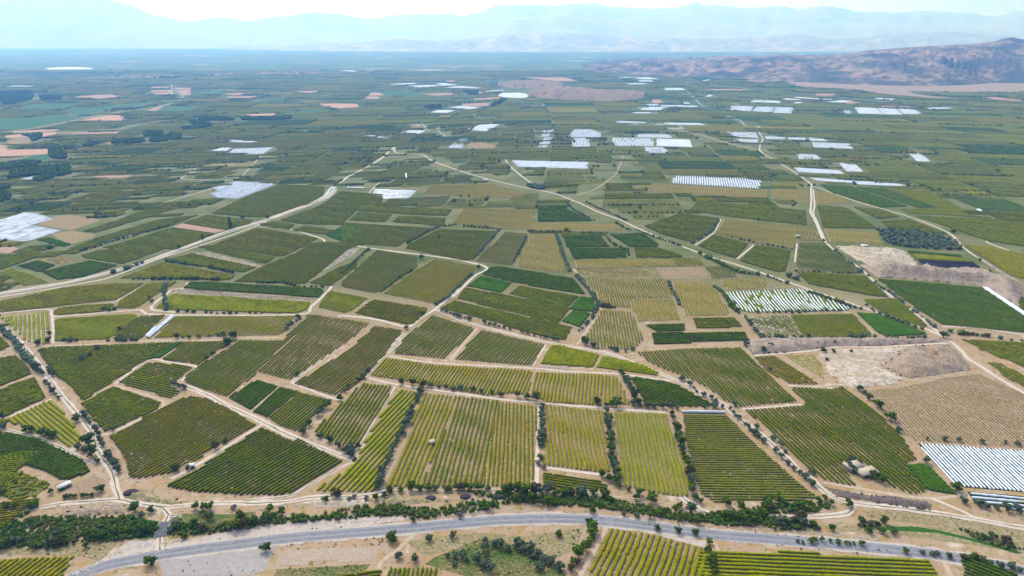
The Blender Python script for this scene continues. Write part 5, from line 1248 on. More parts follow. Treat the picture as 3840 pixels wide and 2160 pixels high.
for ln in BARE.strip().splitlines():
    mk_, pts, nm = ln.split(';'); poly = P(pts); d = dist(place(poly))
    z = (BZ.get(mk_, .09) if d < 1000 else .35) + .005 * (BI % 9); BI += 1
    o = ngon('field' if mk_ in 't pink brown orange yellowf emer tan soily'.split() else 'terrain', poly, z, BM[mk_]); tag(o, kind='structure')
    occ_poly(poly)

# rough ground: quarry hollows and eroded banks as displaced sheets
def rough_patch(poly, amp, L0, m, seed, cell=3.0, lift=0.0, edge=14.0):
    xs_ = [p[0] for p in poly]; ys_ = [p[1] for p in poly]
    gx = np.arange(min(xs_), max(xs_) + cell, cell); gy = np.arange(min(ys_), max(ys_) + cell, cell)
    X, Y = np.meshgrid(gx, gy, indexing='ij'); ins = inside(X, Y, poly)
    D = np.full(X.shape, 1e9)
    for (x0, y0), (x1, y1) in zip(poly, poly[1:] + poly[:1]):
        dx, dy = x1 - x0, y1 - y0; t = np.clip(((X - x0) * dx + (Y - y0) * dy) / (dx * dx + dy * dy + 1e-9), 0, 1)
        D = np.minimum(D, np.hypot(X - x0 - t * dx, Y - y0 - t * dy))
    f = np.clip(D / edge, 0, 1); f = f * f * (3 - 2 * f)
    Z = .03 + f * (lift + amp * (.75 + fbm(X, Y, L0, seed, 5, True))); Z = np.maximum(Z, .03)
    ix = -np.ones(X.shape, int); ix[ins] = np.arange(ins.sum()); V = np.stack([X[ins], Y[ins], Z[ins]], -1)
    a, b, c, d = ix[:-1, :-1], ix[1:, :-1], ix[1:, 1:], ix[:-1, 1:]; ok = (a >= 0) & (b >= 0) & (c >= 0) & (d >= 0)
    o = mk('terrain', V, np.stack([a[ok], b[ok], c[ok], d[ok]], -1), m, smooth=True); occ_poly(poly); return tag(o, kind='structure')
M_QP = mat("quarry_pale", [(.46, .37, .29), (.62, .56, .50), (.36, .27, .17)], (.03, .25), bump=.5)
M_QD = mat("quarry_grey", [(.38, .29, .22), (.44, .32, .19), (.24, .18, .15)], (.06, .5), bump=.8)
M_QO = mat("quarry_orange_scrub", [(.40, .24, .09), (.30, .21, .17), (.22, .14, .09)], (.07, .5), bump=.6)
M_BK = mat("bank_eroded", [(.38, .295, .24), (.44, .35, .28), (.27, .20, .155)], (.05, .4), bump=.8, stretch=(1, .6, 1))
rough_patch(P("B3 500,385 900,378 1450,380 1950,385 2000,408 1500,440 1150,445 1000,465 800,488 520,505 470,450"), 3.2, 26, M_BK, 1, 2.2, .9, 9)
rough_patch(P("B3 1010,480 1150,455 1500,450 1700,445 1620,520 1500,600 1700,690 1600,735 1380,760 1280,770 1160,700 1080,640 1060,560"), 1.6, 30, M_QP, 2, 2.5, 0, 10)
rough_patch(P("B3 1700,445 1990,420 2080,480 2180,590 2180,625 1900,665 1700,690 1530,600 1600,520"), 4.0, 38, M_QD, 3, 2.5, .5, 12)
rough_patch(P("B3 1090,610 1180,600 1290,640 1190,700 1120,680"), .8, 20, M_QO, 4, 2, 0, 8)
rough_patch(P("B3 1760,470 2000,450 2060,520 1900,590 1780,560"), 1.2, 24, M_QO, 5, 2, 4.4, 14)
rough_patch(P("C3 1130,482 1550,500 1680,520 1800,640 1600,660 1400,640 1240,560"), 5, 60, M_QP, 6, 4, 0, 25)
rough_patch(P("C3 1300,620 1480,650 1800,655 2160,690 2330,690 2400,740 2576,800 2576,1020 2420,900 2250,790 1900,760 1700,740 1470,725 1350,660"), 9, 60, M_BK, 7, 4, 1, 22)
rough_patch(P("C3 2130,530 2260,600 2420,720 2576,800 2576,760 2480,720 2300,600 2180,540"), 3, 40, M_BK, 8, 4, 0, 12)
rough_patch(P("A1 720,800 950,740 1200,740 1300,760 1250,830 1000,840 700,850 400,840"), 1.4, 12, M_QD, 9, 1.2, 0, 5)
rough_patch(P("A1 1230,620 1300,585 1480,590 1600,640 1750,680 1900,720 1700,735 1450,710 1280,680"), 1.4, 14, M_DG, 10, 1.2, 0, 5)
rough_patch(P("A2 470,700 700,670 850,680 1100,670 1170,720 1000,750 650,770 480,740"), 1.3, 12, M_QP, 11, 1.2, 0, 5)
rough_patch(P("A2 1200,650 1340,640 1700,660 2400,680 2000,700 1500,735 1250,740 1180,700"), 1.0, 12, M_DG, 12, 1.2, 0, 5)
rough_patch(P("A4 540,540 900,610 980,630 1600,690 1660,740 1640,780 1380,760 1000,700 700,660"), 1.8, 14, M_DK, 13, 1.3, 0, 6)
rough_patch(P("B2 390,400 470,330 490,350 400,470 330,520 330,490"), 1.2, 12, M_QP, 14, 1.4, 0, 5)
# ------------------------------------------------------------------ vineyards near the camera
near = []
for ln in NEAR.strip().splitlines():
    st, so, pts, rw, sp, lab = ln.split(';'); poly = P(pts); r = P(rw); c = place(poly)
    near.append((dist(c), st, so, poly, (r[1][0] - r[0][0], r[1][1] - r[0][1]), float(sp), lab))
near.sort(key=lambda t: t[0]); NV = 0
for i, (D, st, so, poly, d, sp, lab) in enumerate(near):
    sp = sp * 1.15 if sp < 3.0 and st not in 'kn' else sp
    small = 'inner' in lab or 'patch' in lab or 'golden strip' in lab
    vineyard(poly, st, so, d, sp, lab, detail=2 if D < 640 else 1, soilz=.085 + .004 * (i % 4)); occ_poly(poly); NV += 1

# ------------------------------------------------------------------ plastic-covered plots and strips
wl = []
for ln in WHITE.strip().splitlines():
    f = ln.split(';'); st, poly = f[0], P(f[1]); c = place(poly); D = dist(c)
    if len(f) > 2: r = P(f[2]); d = (r[1][0] - r[0][0], r[1][1] - r[0][1]); sp = float(f[3])
    else: d = (poly[1][0] - poly[0][0], poly[1][1] - poly[0][1]); sp = max(3.0, D / 400)
    R = root('plastic_covered_plot', (c[0], c[1], 0)); tag(R, f[4] if len(f) > 4 else None, 'plastic plot', 'plastic-covered vineyard plots')
    if len(f) <= 4: wl.append((R, {'s': 'smooth white plastic plot', 'r': 'white plastic plot in stripes', 'g': 'patchy striped white plastic plot', 'd': 'dull plastic plot'}[st], c))
    segs = clip_rows(poly, d, sp); closed = st in 'sd'
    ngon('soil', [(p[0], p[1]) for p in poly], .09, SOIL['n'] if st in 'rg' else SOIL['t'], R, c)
    w = sp * (.97 if closed else .72 if D > 1300 else .46 if sp < 4.6 else .55); m = M_PLASTB if st == 'd' else M_PLAST if D < 1000 else M_PLASTF
    near_ = D < 700; G = Geo()
    for a, b in segs:
        V, Q = row_arrays(a, b, w, .9 if not closed else .9, 1.6 if near_ else max(6, D / 120), PROFP, .05 if near_ else .02, {'g': .07, 'd': .09}.get(st, .0), z0=.1, wav=1.5 if 'wavy' in ln else 0, o=c, vig=.05)
        if near_: mk('plastic_sheet', V, Q, m, R)
        else: G.add(V, Q)
    if not near_: (G.done('plastic_sheets', m, R))['kind'] = 'stuff'
    occ_poly(poly)
    if st in 'rg' and not near_ and D < 1050:   # vine foliage between the covers
        G = Geo()
        for a, b in clip_rows(poly, d, sp): V, Q = row_arrays((a[0] + sp * .0, a[1]), b, sp * .9, .7, 8, PROF5, .1, 0, o=c); G.add(V, Q)
        (G.done('vine_rows', LEAF['g'], R))['kind'] = 'stuff'
auto_labels(wl, '')
for ln in STRIPS.strip().splitlines():
    pts, lab = ln.split(';'); a, b = P(pts); c = place([a, b]); R = root('plastic_strip', (c[0], c[1], 0)); tag(R, lab, 'plastic strip', 'single plastic-covered rows')
    V, Q = row_arrays(a, b, 1.9 if dist(c) < 900 else 3.2, 1.7, 1.5, PROFP, .04, 0, z0=.9, o=c, vig=.04); mk('plastic_sheet', V, Q, M_PLAST, R)
    V, Q = row_arrays(a, b, 1.5, 1.2, 1.5, PROF5, .1, 0, o=c); mk('vine_row', V, Q, LEAF['g'], R)

# ------------------------------------------------------------------ woods
wd = []
for ln in WOODS.strip().splitlines():
    den, sz, pts = ln.split(';'); poly = P(pts); xs_ = [p[0] for p in poly]; ys_ = [p[1] for p in poly]; A = (max(xs_) - min(xs_)) * (max(ys_) - min(ys_))
    n = int(min(A / (float(den) * 3), 5000)); X = RNG.uniform(min(xs_), max(xs_), n); Y = RNG.uniform(min(ys_), max(ys_), n); k = inside(X, Y, poly)
    k &= wn(X, Y, 60) > -.9
    s = float(sz); c = place(poly); o = scatter_mesh('woods', np.stack([X[k] - c[0], Y[k] - c[1]], -1), RNG.uniform(.8, 1.45, k.sum()) * s, CROWN['bl'] if s > 6 else CROWN['ol'], .95); o.location = (c[0], c[1], 0)
    tag(o, 'dark wood' if s > 6 else 'grey-green olive grove', 'wood', 'patches of dark woodland', 'stuff'); wd.append((o, o['label'], c)); occ_poly(poly)
auto_labels(wd, '')
for ln in REEDS.strip().splitlines():
    den, pts = ln.split(';'); poly = P(pts); xs_ = [p[0] for p in poly]; ys_ = [p[1] for p in poly]; A = (max(xs_) - min(xs_)) * (max(ys_) - min(ys_))
    n = int(A / float(den) * 1.6); X = RNG.uniform(min(xs_), max(xs_), n); Y = RNG.uniform(min(ys_), max(ys_), n); k = inside(X, Y, poly); k &= wn(X, Y, 30) > -1.0
    s = np.clip(2.3 + .8 * wn(X[k], Y[k], 20), 1.2, 4.5) * RNG.uniform(.8, 1.3, k.sum())
    o = scatter_mesh('reeds', np.stack([X[k], Y[k]], -1), s, M_REED, 1.0); tag(o, kind='stuff')

# ------------------------------------------------------------------ the rest of the plain, plot by plot
def warp(u, v):
    g = -.22 * (math.sqrt((u - 100) ** 2 + 500 ** 2) - 500) * min(1, 2500 / max(v, 1))
    return (u + .10 * (v - 800) * math.sin(v / 2300 + 1.0), v + g + 40 * math.sin(u / 600))
cells = []; hedges = []
def split(u0, v0, u1, v1, depth=0):
    q = [warp(u0, v0), warp(u1, v0), warp(u1, v1), warp(u0, v1)]
    c = place(q)
    if c[1] < 250 or abs(c[0]) > .80 * c[1] + 220 or c[1] > 7200: return
    W_, H_ = u1 - u0, v1 - v0; bad = free(q); far = c[1] / 2500
    big = W_ > (210 + 90 * far) * random.uniform(.7, 1.2) or H_ > (95 + 55 * far) * random.uniform(.75, 1.25)
    if bad == 0 and not big: cells.append((q, c)); return
    if bad >= 24: return
    if min(W_, H_) < 20 or (W_ * H_ < 1800 + 900 * far): 
        if bad <= 7 and min(W_, H_) > 9: cells.append((q, c))
        return
    r = random.uniform(.36, .64)
    if W_ / (210 + 90 * far) > H_ / (95 + 55 * far): s = u0 + W_ * r; split(u0, v0, s, v1); split(s, v0, u1, v1)
    else: s = v0 + H_ * r; split(u0, v0, u1, s); split(u0, s, u1, v1)
for iu in range(-14, 15):
    for iv in range(0, 16): split(iu * 460, 300 + iv * 450, iu * 460 + 460, 750 + iv * 450)
cells.sort(key=lambda t: dist(t[1]))
vl = []; BIG = {k: Geo() for k in LEAF}
CH = "gggggdgogygdggo"; PH = dict(g='green vineyard plot', d='deep green vineyard plot', o='brownish green vineyard plot', y='olive-yellow vineyard plot', k='dark green crop plot', s='sparse vineyard plot', b='bright vineyard plot', p='plot')
for q, c in cells:
    D = dist(c); gap = 1.3 + D / 2600
    cx, cy = c; q2 = []
    for p in q:
        L_ = math.hypot(p[0] - cx, p[1] - cy); f = 1 - gap / max(L_, gap * 2); q2.append((cx + (p[0] - cx) * f + random.uniform(-3, 3), cy + (p[1] - cy) * f + random.uniform(-3, 3)))
    st = random.choice(CH); d = (q2[1][0] - q2[0][0], q2[1][1] - q2[0][1]) if random.random() < .35 else (q2[3][0] - q2[0][0], q2[3][1] - q2[0][1])
    e = random.random()
    if e < .50: hedges.append((q[0], q[1], D))
    if .3 < e < .62: hedges.append((q[1], q[2], D))
    if NV < 296 and D < 2600:
        R = vineyard(q2, st, None, d, 2.7 if D < 1200 else 4.2, None, detail=1 if D < 900 else 0); NV += 1; vl.append((R, PH[st], c))
    else:
        sp = 4.2 if D < 2600 else 9 if D < 4200 else 16; w = sp * (.62 if D < 2600 else .96)
        for a, b in clip_rows(q2, d, sp):
            V, Q = row_arrays(a, b, w, 1.5, 8 if D < 2600 else 30, PROF5 if D < 2600 else PROFS, .16, 0); BIG[st].add(V, Q)
auto_labels(vl, '')
for k, G in BIG.items():
    if G.n: tag(G.done('distant_vineyards', LEAF_HAZE[k]), kind='stuff', label=f'{PH[k]}s far across the plain'.replace('plots', 'plots'), cat='vineyards')

# ------------------------------------------------------------------ trees, the nearest ones each on their own
T = []
for ln in LINES.strip().splitlines():
    kd, s, sp, pts, where = ln.split(';'); pl = P(pts); s = float(s) * 1.02; sp = float(sp); acc = []
    for a, b in zip(pl, pl[1:]):
        L_ = math.hypot(b[0] - a[0], b[1] - a[1]); n = max(1, int(L_ / sp + .5))
        for i in range(n): t = i / n; acc.append((a[0] + (b[0] - a[0]) * t, a[1] + (b[1] - a[1]) * t))
    acc.append(pl[-1])
    acc = [(x + random.uniform(-.8, .8), y + random.uniform(-.8, .8)) for x, y in acc]
    if len(pl) > 4 and sp > 5 and len(acc) > 5: acc = [p for p in acc if random.random() > .08]
    acc.sort(key=lambda p: dist(p))
    for i, (x, y) in enumerate(acc):
        k2 = kd; e = random.random()
        if kd == 'bl' and e < .46: k2 = 'br' if e < .22 else 'au' if e < .32 else 'ol'
        if kd == 'br' and e < .2: k2 = 'bl'
        T.append((dist((x, y)), k2, x, y, s * random.uniform(.62, 1.32), (i, len(acc), where)))
for ln in SINGLES.strip().splitlines():
    kd, s, pts = ln.split(';')
    for x, y in P(pts): T.append((dist((x, y)) * .6, kd, x, y, float(s) * 1.1, None))
T.sort(key=lambda t: t[0]); tl = []; rest = {}
cnt = {}
for D, kd, x, y, s, wh in T:
    key = KNAME[kd][0]; lim = {'olive_tree': 295, 'broadleaf_tree': 295}.get(key, 60)
    if cnt.get(key, 0) < lim:
        cnt[key] = cnt.get(key, 0) + 1; R = tree(kd, x, y, s, {'olive_tree': 'olive trees', 'broadleaf_tree': 'bushy green trees'}.get(key, 'trees'))
        if wh:
            i, n, w = wh; o_ = 'nearest' if i == 0 else 'farthest' if i == n - 1 else ordn(i) + ' nearest'
            pre = {'ol': 'grey-green olive', 'bl': 'dark green tree', 'br': 'bright green tree', 'au': 'brownish tree'}.get(kd, 'tree')
            R['label'] = f"{o_} {pre} {w}"
        else: tl.append((R, KNAME[kd][2], (x, y)))
    else: rest.setdefault(kd, []).append((x, y, s))
auto_labels(tl, '')
hp = []
for a, b, D in hedges:
    L_ = math.hypot(b[0] - a[0], b[1] - a[1]); n = int(L_ / random.choice((5, 6, 9))); t0, t1 = sorted((random.random(), random.random()))
    if random.random() < .5: t0, t1 = 0, 1
    if D > 2600 and random.random() < .5: continue
    for i in range(n):
        t = (i + random.uniform(-.3, .3)) / n
        if t0 <= t <= t1 and random.random() < .85: hp.append((a[0] + (b[0] - a[0]) * t + random.uniform(-1, 1), a[1] + (b[1] - a[1]) * t + random.uniform(-1, 1), random.uniform(3.0, 5.5) * (1 + D / 9000)))
    if random.random() < .3:
        t = random.random(); hp.append((a[0] + (b[0] - a[0]) * t, a[1] + (b[1] - a[1]) * t, random.uniform(6, 9)))
rest.setdefault('bl', []).extend(hp)
for kd, L_ in rest.items():
    A = np.array(L_); o = scatter_mesh('distant_trees', A[:, :2], A[:, 2], CROWN[kd if kd != 'po' else 'bl'], .85); tag(o, kind='stuff', label='small trees and hedges between the far vineyard plots', cat='trees')
# weeds and low scrub on the open ground
def scrub(pts, den, s0, s1, m, name='scrub'):
    poly = P(pts); xs_ = [p[0] for p in poly]; ys_ = [p[1] for p in poly]; A = (max(xs_) - min(xs_)) * (max(ys_) - min(ys_)); n = int(A / den)
    X = RNG.uniform(min(xs_), max(xs_), n); Y = RNG.uniform(min(ys_), max(ys_), n); k = inside(X, Y, poly); k &= wn(X, Y, 26) > RNG.uniform(-.8, .8, n)
    if k.sum() < 3: return
    tag(scatter_mesh(name, np.stack([X[k], Y[k]], -1), RNG.uniform(s0, s1, k.sum()), m, .6), kind='stuff')
scrub("A4 540,540 980,630 1600,690 1660,740 1640,790 1300,760 1000,700 700,660", 5, 1, 2.4, CROWN['gy'])
scrub("A4 950,790 1300,780 2100,890 2800,1010 2800,1200 2100,1000 1300,900 1000,870", 26, .5, 1.3, CROWN['gy'])
scrub("A1 1250,600 1700,640 1900,720 1300,690", 12, .8, 2, CROWN['gy'])
scrub("A1 700,760 1300,740 1250,840 400,860", 14, .8, 2, CROWN['gy'])
scrub("A2 1200,650 2400,680 2000,710 1250,740", 8, .8, 2.2, CROWN['gy'])
scrub("A2 1500,1100 2700,1050 A3 720,960 640,1180 430,1280 150,1120 A2 2300,1100 1700,1250", 24, .5, 1.4, CROWN['ol'])
scrub("A2 1800,1260 2250,1080 A3 200,1150 420,1290 550,1449 -100,1449 A2 2100,1449 1700,1330", 10, .6, 1.8, CROWN['br'])
scrub("A1 0,370 200,400 510,530 460,570 370,640 140,690 0,640 -100,500", 3.0, 1.6, 3.2, LEAF['b'], 'unpruned_vines')
scrub("A2 180,1449 200,1380 800,1350 1150,1330 1050,1449", 5, .6, 1.5, CROWN['br'], 'garden_greens')
scrub("B3 1010,480 1500,450 2000,420 2180,600 1900,665 1500,735 1160,700 1060,560", 26, .6, 2.0, CROWN['gy'])
scrub("B3 500,385 1950,385 2000,408 1150,445 800,488 520,505", 16, 1, 3.2, CROWN['gy'])
scrub("C3 1130,482 1680,520 1800,640 1400,640", 50, 1, 3, CROWN['gy'])
scrub("C3 1400,640 2160,690 2576,800 2576,1020 2250,790 1700,740", 40, 1.2, 4, CROWN['gy'])
scrub("C3 1360,630 1500,650 1500,700 1420,700", 12, 2, 4, CROWN['ol'])
scrub("A3 640,980 700,980 640,1100 500,1300 560,1250", 7, .8, 2.2, CROWN['br'])

M_ROCK = mat("pale_rock", [(.62, .57, .52), (.50, .44, .39), (.70, .66, .62)], (.3, 1))
def stones(pts, n, s0, s1):
    pl = smooth_line(P(pts), 3); k = RNG.integers(0, len(pl), n); q = pl[k] + RNG.normal(0, 1.2, (n, 2))
    tag(scatter_mesh('stones', q, RNG.uniform(s0, s1, n), M_ROCK, .5), kind='stuff')
stones("A1 1050,1260 1350,1160 1600,1130 A2 0,950 700,920 1300,880 2000,835 2576,800 A3 700,810 1400,890 2000,950 2576,985 A4 600,1035 1100,1085", 900, .3, 1.1)
stones("A1 1000,1310 900,1380 760,1430", 60, .4, 1.4)
stones("A1 500,760 900,750 1300,740 1750,860 1800,840", 120, .4, 1.5)
stones("A2 20,780 60,770 500,720 1000,680 1100,690", 120, .4, 1.3)
stones("B2 1510,595 1700,612 1600,600", 90, .5, 1.6)
stones("B3 1150,520 1300,560 1450,600 1600,680 1350,690", 260, .5, 1.8)
scrub("A1 1050,1300 1600,1150 2576,1000 A2 1300,860 2576,800 A3 1000,850 2000,960 A4 600,1040 600,1090 A3 2000,1000 1000,900 0,850 A2 1300,930 0,1020 A1 1600,1220", 30, .5, 1.3, CROWN['gy'])
scrub("A1 1300,1330 2000,1210 2576,1160 A2 200,1200 0,1449 A1 1500,1449", 40, .4, 1.2, CROWN['ol'])
scrub("A2 300,1120 1200,1060 1500,1040 1450,1090 1200,1160 300,1190", 8, .5, 1.4, CROWN['au'])
scrub("A1 0,1100 700,1120 1200,1100 1000,1300 830,1250 0,1230", 16, .5, 1.6, CROWN['au'])
scrub("A4 0,1110 250,1110 900,1160 1500,1220 1600,1260 0,1180", 14, .5, 1.5, CROWN['gy'])

# ------------------------------------------------------------------ buildings, vehicle, poles, heaps
M_ROOFP = mat("roof_pale", [(.50, .42, .33), (.55, .47, .38), (.42, .35, .27)], (.3, 2))
M_WALLG = mat("wall_render", [(.36, .31, .27), (.44, .38, .33), (.26, .22, .19)], (.4, 2))
M_DARK = mat("opening_dark", [(.03, .03, .035)]); M_WHITE = mat("white_paint", [(.78, .78, .78)], rough=.35, spec=.5)
M_GREENP = mat("green_paint", [(.02, .20, .07), (.03, .15, .06)], (1.5,)); M_TIN = mat("tin_roof", [(.62, .63, .66), (.50, .50, .52)], (.8,), rough=.5)
M_GLASS = mat("glass_dark", [(.03, .04, .05)], rough=.1, spec=.8); M_RUB = mat("rubber", [(.02, .02, .02)])
M_TILE = mat("roof_tile", [(.35, .16, .10), (.42, .22, .15)], (.4,)); M_HEAP = mat("compost_dark", [(.050, .040, .052), (.085, .065, .08)], (.8,))
def at(s): return P(s)[0]
def ang(s): a, b = P(s); return math.atan2(b[1] - a[1], b[0] - a[0])
def slab_roof(G, x0, x1, y0, y1, z, th=.28): G.box(x0, x1, y0, y1, z, z + th)
p = at("A4 975,415"); R = root('farmhouse', (*p, 0), ang("A4 930,450 1080,420")); tag(R, "flat-roofed beige farmhouse of two blocks inside the very large vineyard", 'farmhouse')
G = Geo(); G.box(-7, 7.5, -5, 2.5, 0, 3.0); G.done('wall', M_WALLG, R)
G = Geo(); slab_roof(G, -7.6, 8.1, -5.8, 3.1, 3.0); G.done('roof', M_ROOFP, R)
G = Geo(); G.box(-10.5, 1.5, 2.6, 11, 0, 3.4); G.done('rear_wall', M_WALLG, R)
G = Geo(); slab_roof(G, -11, 2.0, 3.2, 11.5, 3.4); G.done('rear_roof', M_ROOFP, R)
G = Geo(); G.box(-3.6, -2.5, -5.06, -4.9, 0, 2.1); G.done('door', M_DARK, R)
for x in (-6, -.5, 3.5): G = Geo(); G.box(x, x + 1.2, -5.05, -4.9, 1.0, 2.1); G.done('window', M_GLASS, R)
for x in (-7.2, 7.7): G = Geo(); G.box(x, x + .25, -5.6, -5.35, 0, 3.0); G.done('post', M_CONC, R)
G = Geo(); G.tube((-6, 9, 3.4), (-6, 9, 5.2), .12, .12, 8); G.done('chimney', M_CONC, R)
p = at("A1 655,560"); R = root('shed', (*p, 0), ang("A1 620,580 705,540")); tag(R, "small shed with pale tin roof and green end wall beside the stubble patch", 'shed')
G = Geo(); G.box(-4, 4, -1.8, 1.8, 0, 2.4); G.done('wall', M_WALLG, R)
G = Geo(); G.box(-4.08, -4.0, -1.8, 1.8, .02, 2.38); G.box(-4.0, -1.2, -1.88, -1.8, .02, 2.38); G.done('green_panel', M_GREENP, R)
G = Geo(); G.add([(-4.5, -2.2, 2.38), (4.5, -2.2, 2.38), (4.5, 2.2, 2.9), (-4.5, 2.2, 2.9), (-4.5, -2.2, 2.5), (4.5, -2.2, 2.5), (4.5, 2.2, 3.02), (-4.5, 2.2, 3.02)], [(3, 2, 1, 0), (4, 5, 6, 7), (0, 1, 5, 4), (1, 2, 6, 5), (2, 3, 7, 6), (3, 0, 4, 7)]); G.done('roof', M_TIN, R)
G = Geo(); G.box(1.2, 2.1, -1.87, -1.8, 0, 1.95); G.done('door', M_DARK, R)
def hut(s, w, l, h, rz, label, roofm, wallm):
    R = root('hut', (*at(s), 0), rz); tag(R, label, 'hut')
    G = Geo(); G.box(-w / 2, w / 2, -l / 2, l / 2, 0, h); G.done('wall', wallm, R)
    G = Geo(); a, b, t = w / 2 + .3, l / 2 + .3, h; G.add([(-a, -b, t), (a, -b, t), (a, b, t + .5), (-a, b, t + .5), (-a, -b, t + .15), (a, -b, t + .15), (a, b, t + .65), (-a, b, t + .65)], [(3, 2, 1, 0), (4, 5, 6, 7), (0, 1, 5, 4), (1, 2, 6, 5), (2, 3, 7, 6), (3, 0, 4, 7)]); G.done('roof', roofm, R)
    G = Geo(); G.box(-.5, .5, -l / 2 - .05, -l / 2, 0, 1.9); G.done('door', M_DARK, R)
    G = Geo(); G.box(w / 2 - 1.3, w / 2 - .5, -l / 2 - .04, -l / 2, 1, 1.8); G.done('window', M_GLASS, R)
hut("A1 1935,360", 3.6, 3.4, 2.5, .5, "small grey hut with a flat roof on the lane between two bottom vineyards", M_TIN, M_CONC)
hut("A2 1775,125", 4.0, 3.6, 2.8, .3, "little pale stone hut with a bush, alone inside the olive-yellow vineyard", M_ROOFP, M_CONC)
hut("C3 868,425", 7, 6, 3.2, .1, "small pale hut among trees at the head of the lane beside deep green vineyard", M_ROOFP, M_CONC)
hut("D2 1090,802", 12, 5, 3, .0, "small white building beside the main diagonal road in the middle distance", M_TIN, M_WHITE)
hut("D2 733,412", 12, 9, 4, .2, "tiny white building at the head of the winding road, far centre", M_TIN, M_WHITE)
hut("D2 1675,715", 9, 6, 4, .0, "tiny white building directly below the very long smooth white field", M_TIN, M_WHITE)
hut("D3 575,405", 9, 8, 6, .0, "tiny pale building beside the right-hand dirt road, far right of centre", M_TIN, M_WHITE)
hut("C3 1370,490", 10, 3, 1.6, -.05, "low white tank above the upper quarry edge", M_WHITE, M_WHITE)
# van
def wheel(G, x, y, r=.34, w=.22, n=14):
    V = [];
    for s in (-w / 2, w / 2):
        V += [(x + r * math.cos(2 * math.pi * i / n), y + s, r + r * math.sin(2 * math.pi * i / n)) for i in range(n)]
    V += [(x, y - w / 2, r), (x, y + w / 2, r)]; G.add(V, [(i, (i + 1) % n, n + (i + 1) % n, n + i) for i in range(n)], [(2 * n, (i + 1) % n, i) for i in range(n)] + [(2 * n + 1, n + i, n + (i + 1) % n) for i in range(n)])
p = at("B1 172,424"); R = root('van', (*p, .17), ang("B1 190,450 150,400"), 1.15); tag(R, "white panel van driving on the pale left track beside the olives", 'van')
prof = [(-2.4, .35), (2.35, .35), (2.42, .75), (2.2, 1.05), (1.55, 1.15), (1.0, 1.85), (.6, 1.98), (-2.3, 1.98), (-2.42, 1.7)]
G = Geo(); n = len(prof); V = [(x, -.92 + (.08 if z > 1.2 else 0), z) for x, z in prof] + [(x, .92 - (.08 if z > 1.2 else 0), z) for x, z in prof]
G.add(V, [(i, (i + 1) % n, n + (i + 1) % n, n + i) for i in range(n)], [(0, i + 1, i) for i in range(1, n - 1)] + [(n, n + i, n + i + 1) for i in range(1, n - 1)]); G.done('body', M_WHITE, R)
G = Geo(); G.add([(1.53, -.72, 1.20), (1.53, .72, 1.20), (1.07, .68, 1.78), (1.07, -.68, 1.78)], [(0, 1, 2, 3)]); o = G.done('windshield', M_GLASS, R); o.location = (.03, 0, .02)
for s in (-1, 1): G = Geo(); G.add([(1.35, s * .90, 1.2), (.35, s * .90, 1.2), (.35, s * .87, 1.7), (.95, s * .87, 1.7)], [(0, 1, 2, 3)]); G.done('side_window', M_GLASS, R)
for x in (-1.5, 1.55):
    for y in (-.86, .86): G = Geo(); wheel(G, x, y); G.done('wheel', M_RUB, R)
for y in (-.65, .65): G = Geo(); G.box(2.36, 2.44, y - .15, y + .15, .78, .98); G.done('headlight', M_GLASS, R)
# compost heaps
def heap(s, r, label):
    r *= .8
    R0 = at(s); V, T_ = ICO2; V = V * (1 + RNG.normal(0, .05, (len(V), 1))); V = V[:, :] * (r, r * .75, r * .42); V[:, 2] = np.maximum(V[:, 2], -.05)
    o = mk('heap', V, T_, M_HEAP, loc=(*R0, .05)); tag(o, label, 'heap', 'dark heaps behind the tree row')
heap("A2 1760,668", 5, "left dark purple-brown heap behind the stream, under the tree row")
heap("A2 2105,655", 5, "middle dark purple-brown heap behind the stream, under the tree row")
heap("A2 2430,655", 5, "right dark purple-brown heap, half hidden by the tree row")
heap("A1 1320,615", 7, "wide dark brushwood heap right of the white track junction")
# poles
def pole(s, h, lab, arm=True):
    x, y = at(s); R = root('utility_pole', (x, y, 0), random.uniform(-.4, .4)); tag(R, lab, 'pole', 'utility poles')
    G = Geo(); G.tube((0, 0, -.2), (0, 0, h), .16, .10, 8); G.done('shaft', M_CONC, R)
    if arm: G = Geo(); G.box(-1.1, 1.1, -.06, .06, h - 1.0, h - .85); G.done('crossarm', M_CONC, R)
    for sx in (-.9, 0, .9):
        G = Geo(); G.tube((sx, 0, h - .85), (sx, 0, h - .6), .05, .03, 6); G.done('insulator', M_WHITE, R)
pole("B3 1878,245", 10, "pole at the left corner of the deep green vineyard by the road crossing")
pole("B1 630,430", 8, "wooden pole standing under the golden-yellow plot")
pole("C1 1318,530", 11, "pale pole beside the canal road, middle left")
pole("C2 2265,330", 13, "tall pole on a mound beside the main diagonal road")
pole("C2 2400,440", 9, "pole beside the main diagonal road, just right of the tall pole")
pole("C2 2555,490", 9, "pole beside the main diagonal road, second right of the tall pole")
pole("B3 1560,240", 8, "pole by the narrow wedge vineyard between the converging roads")
pole("C3 1735,620", 9, "pole standing in the dark purple garden strip")
pole("D2 928,720", 14, "pole at the edge of the field left of the road fork, farther")
pole("D2 1077,760", 14, "pole at the edge of the field left of the road fork, nearer")
pole("C3 1170,95", 12, "pole in the deep green strip right of the twin tracks")
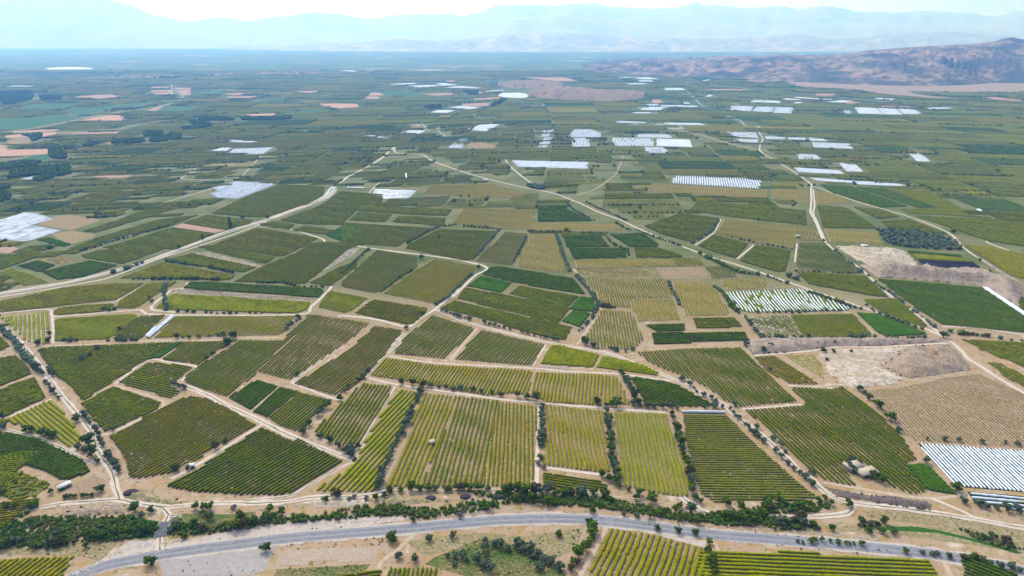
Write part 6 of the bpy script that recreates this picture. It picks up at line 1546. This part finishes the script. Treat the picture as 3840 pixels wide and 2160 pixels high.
# village far off
hm = []
G = Geo(); G.box(-5, 5, -4, 4, 0, 4.5); w_ = G.done('wall', M_WHITE); G = Geo(); G.add([(-5.6, -4.6, 4.5), (5.6, -4.6, 4.5), (5.6, 4.6, 4.5), (-5.6, 4.6, 4.5), (-5.6, 0, 6.6), (5.6, 0, 6.6)], [(0, 1, 5, 4), (2, 3, 4, 5)], [(0, 4, 3), (1, 2, 5)]); r_ = G.done('roof', M_TILE)
wm, rm = w_.data, r_.data; bpy.data.objects.remove(w_); bpy.data.objects.remove(r_)
def village(s, n, label, cat_='house'):
    a, b = P(s)
    for i in range(n):
        x = random.uniform(a[0], b[0]); y = random.uniform(min(a[1], b[1]), max(a[1], b[1])); f = random.uniform(1.2, 2.4)
        R = root('house', (x, y, .3), random.uniform(0, 3), (f * 1.3, f, 1.2)); child('wall', wm, R); child('roof', rm, R); tag(R, label, cat_, label)
village("E1 1880,562 2470,545", 70, "small pale house in the long far village")
village("E1 1560,572 1780,556", 16, "small pale house in the smaller far hamlet left of the village")
village("E1 760,592 1350,572", 34, "small pale house in the far roadside settlement at left")
village("E2 180,541 260,536", 7, "far pale farm building right of the village")
village("D3 1540,252 1700,247", 5, "far farm building beside the distant straight road")
# haze: still air round everything below the sky
hz = bpy.data.materials.new("haze"); hz.use_nodes = True; t = hz.node_tree; t.nodes.clear()
ho = t.nodes.new("ShaderNodeOutputMaterial"); pv = t.nodes.new("ShaderNodeVolumePrincipled")
pv.inputs['Color'].default_value = (.14, .37, 1.0, 1); pv.inputs['Absorption Color'].default_value = (.80, .86, 1, 1)
pv.inputs['Density'].default_value = HAZE_D = 9.8e-5; pv.inputs['Anisotropy'].default_value = .45
t.links.new(pv.outputs[0], ho.inputs['Volume'])
G = Geo(); G.box(-44000, 44000, -2000, 47000, -60, 2500); o = G.done('haze', hz); tag(o, kind='stuff')
hz.cycles.homogeneous_volume = True
for o in COL.objects:
    if o.parent is None and 'label' in o and len(o['label'].split()) > 16: o['label'] = o['label'].replace(' closest', '').replace(' bushy', '').replace(' inside the', ' in'); o['label'] = ' '.join(w for w in o['label'].split() if w != 'the') if len(o['label'].split()) > 16 else o['label']
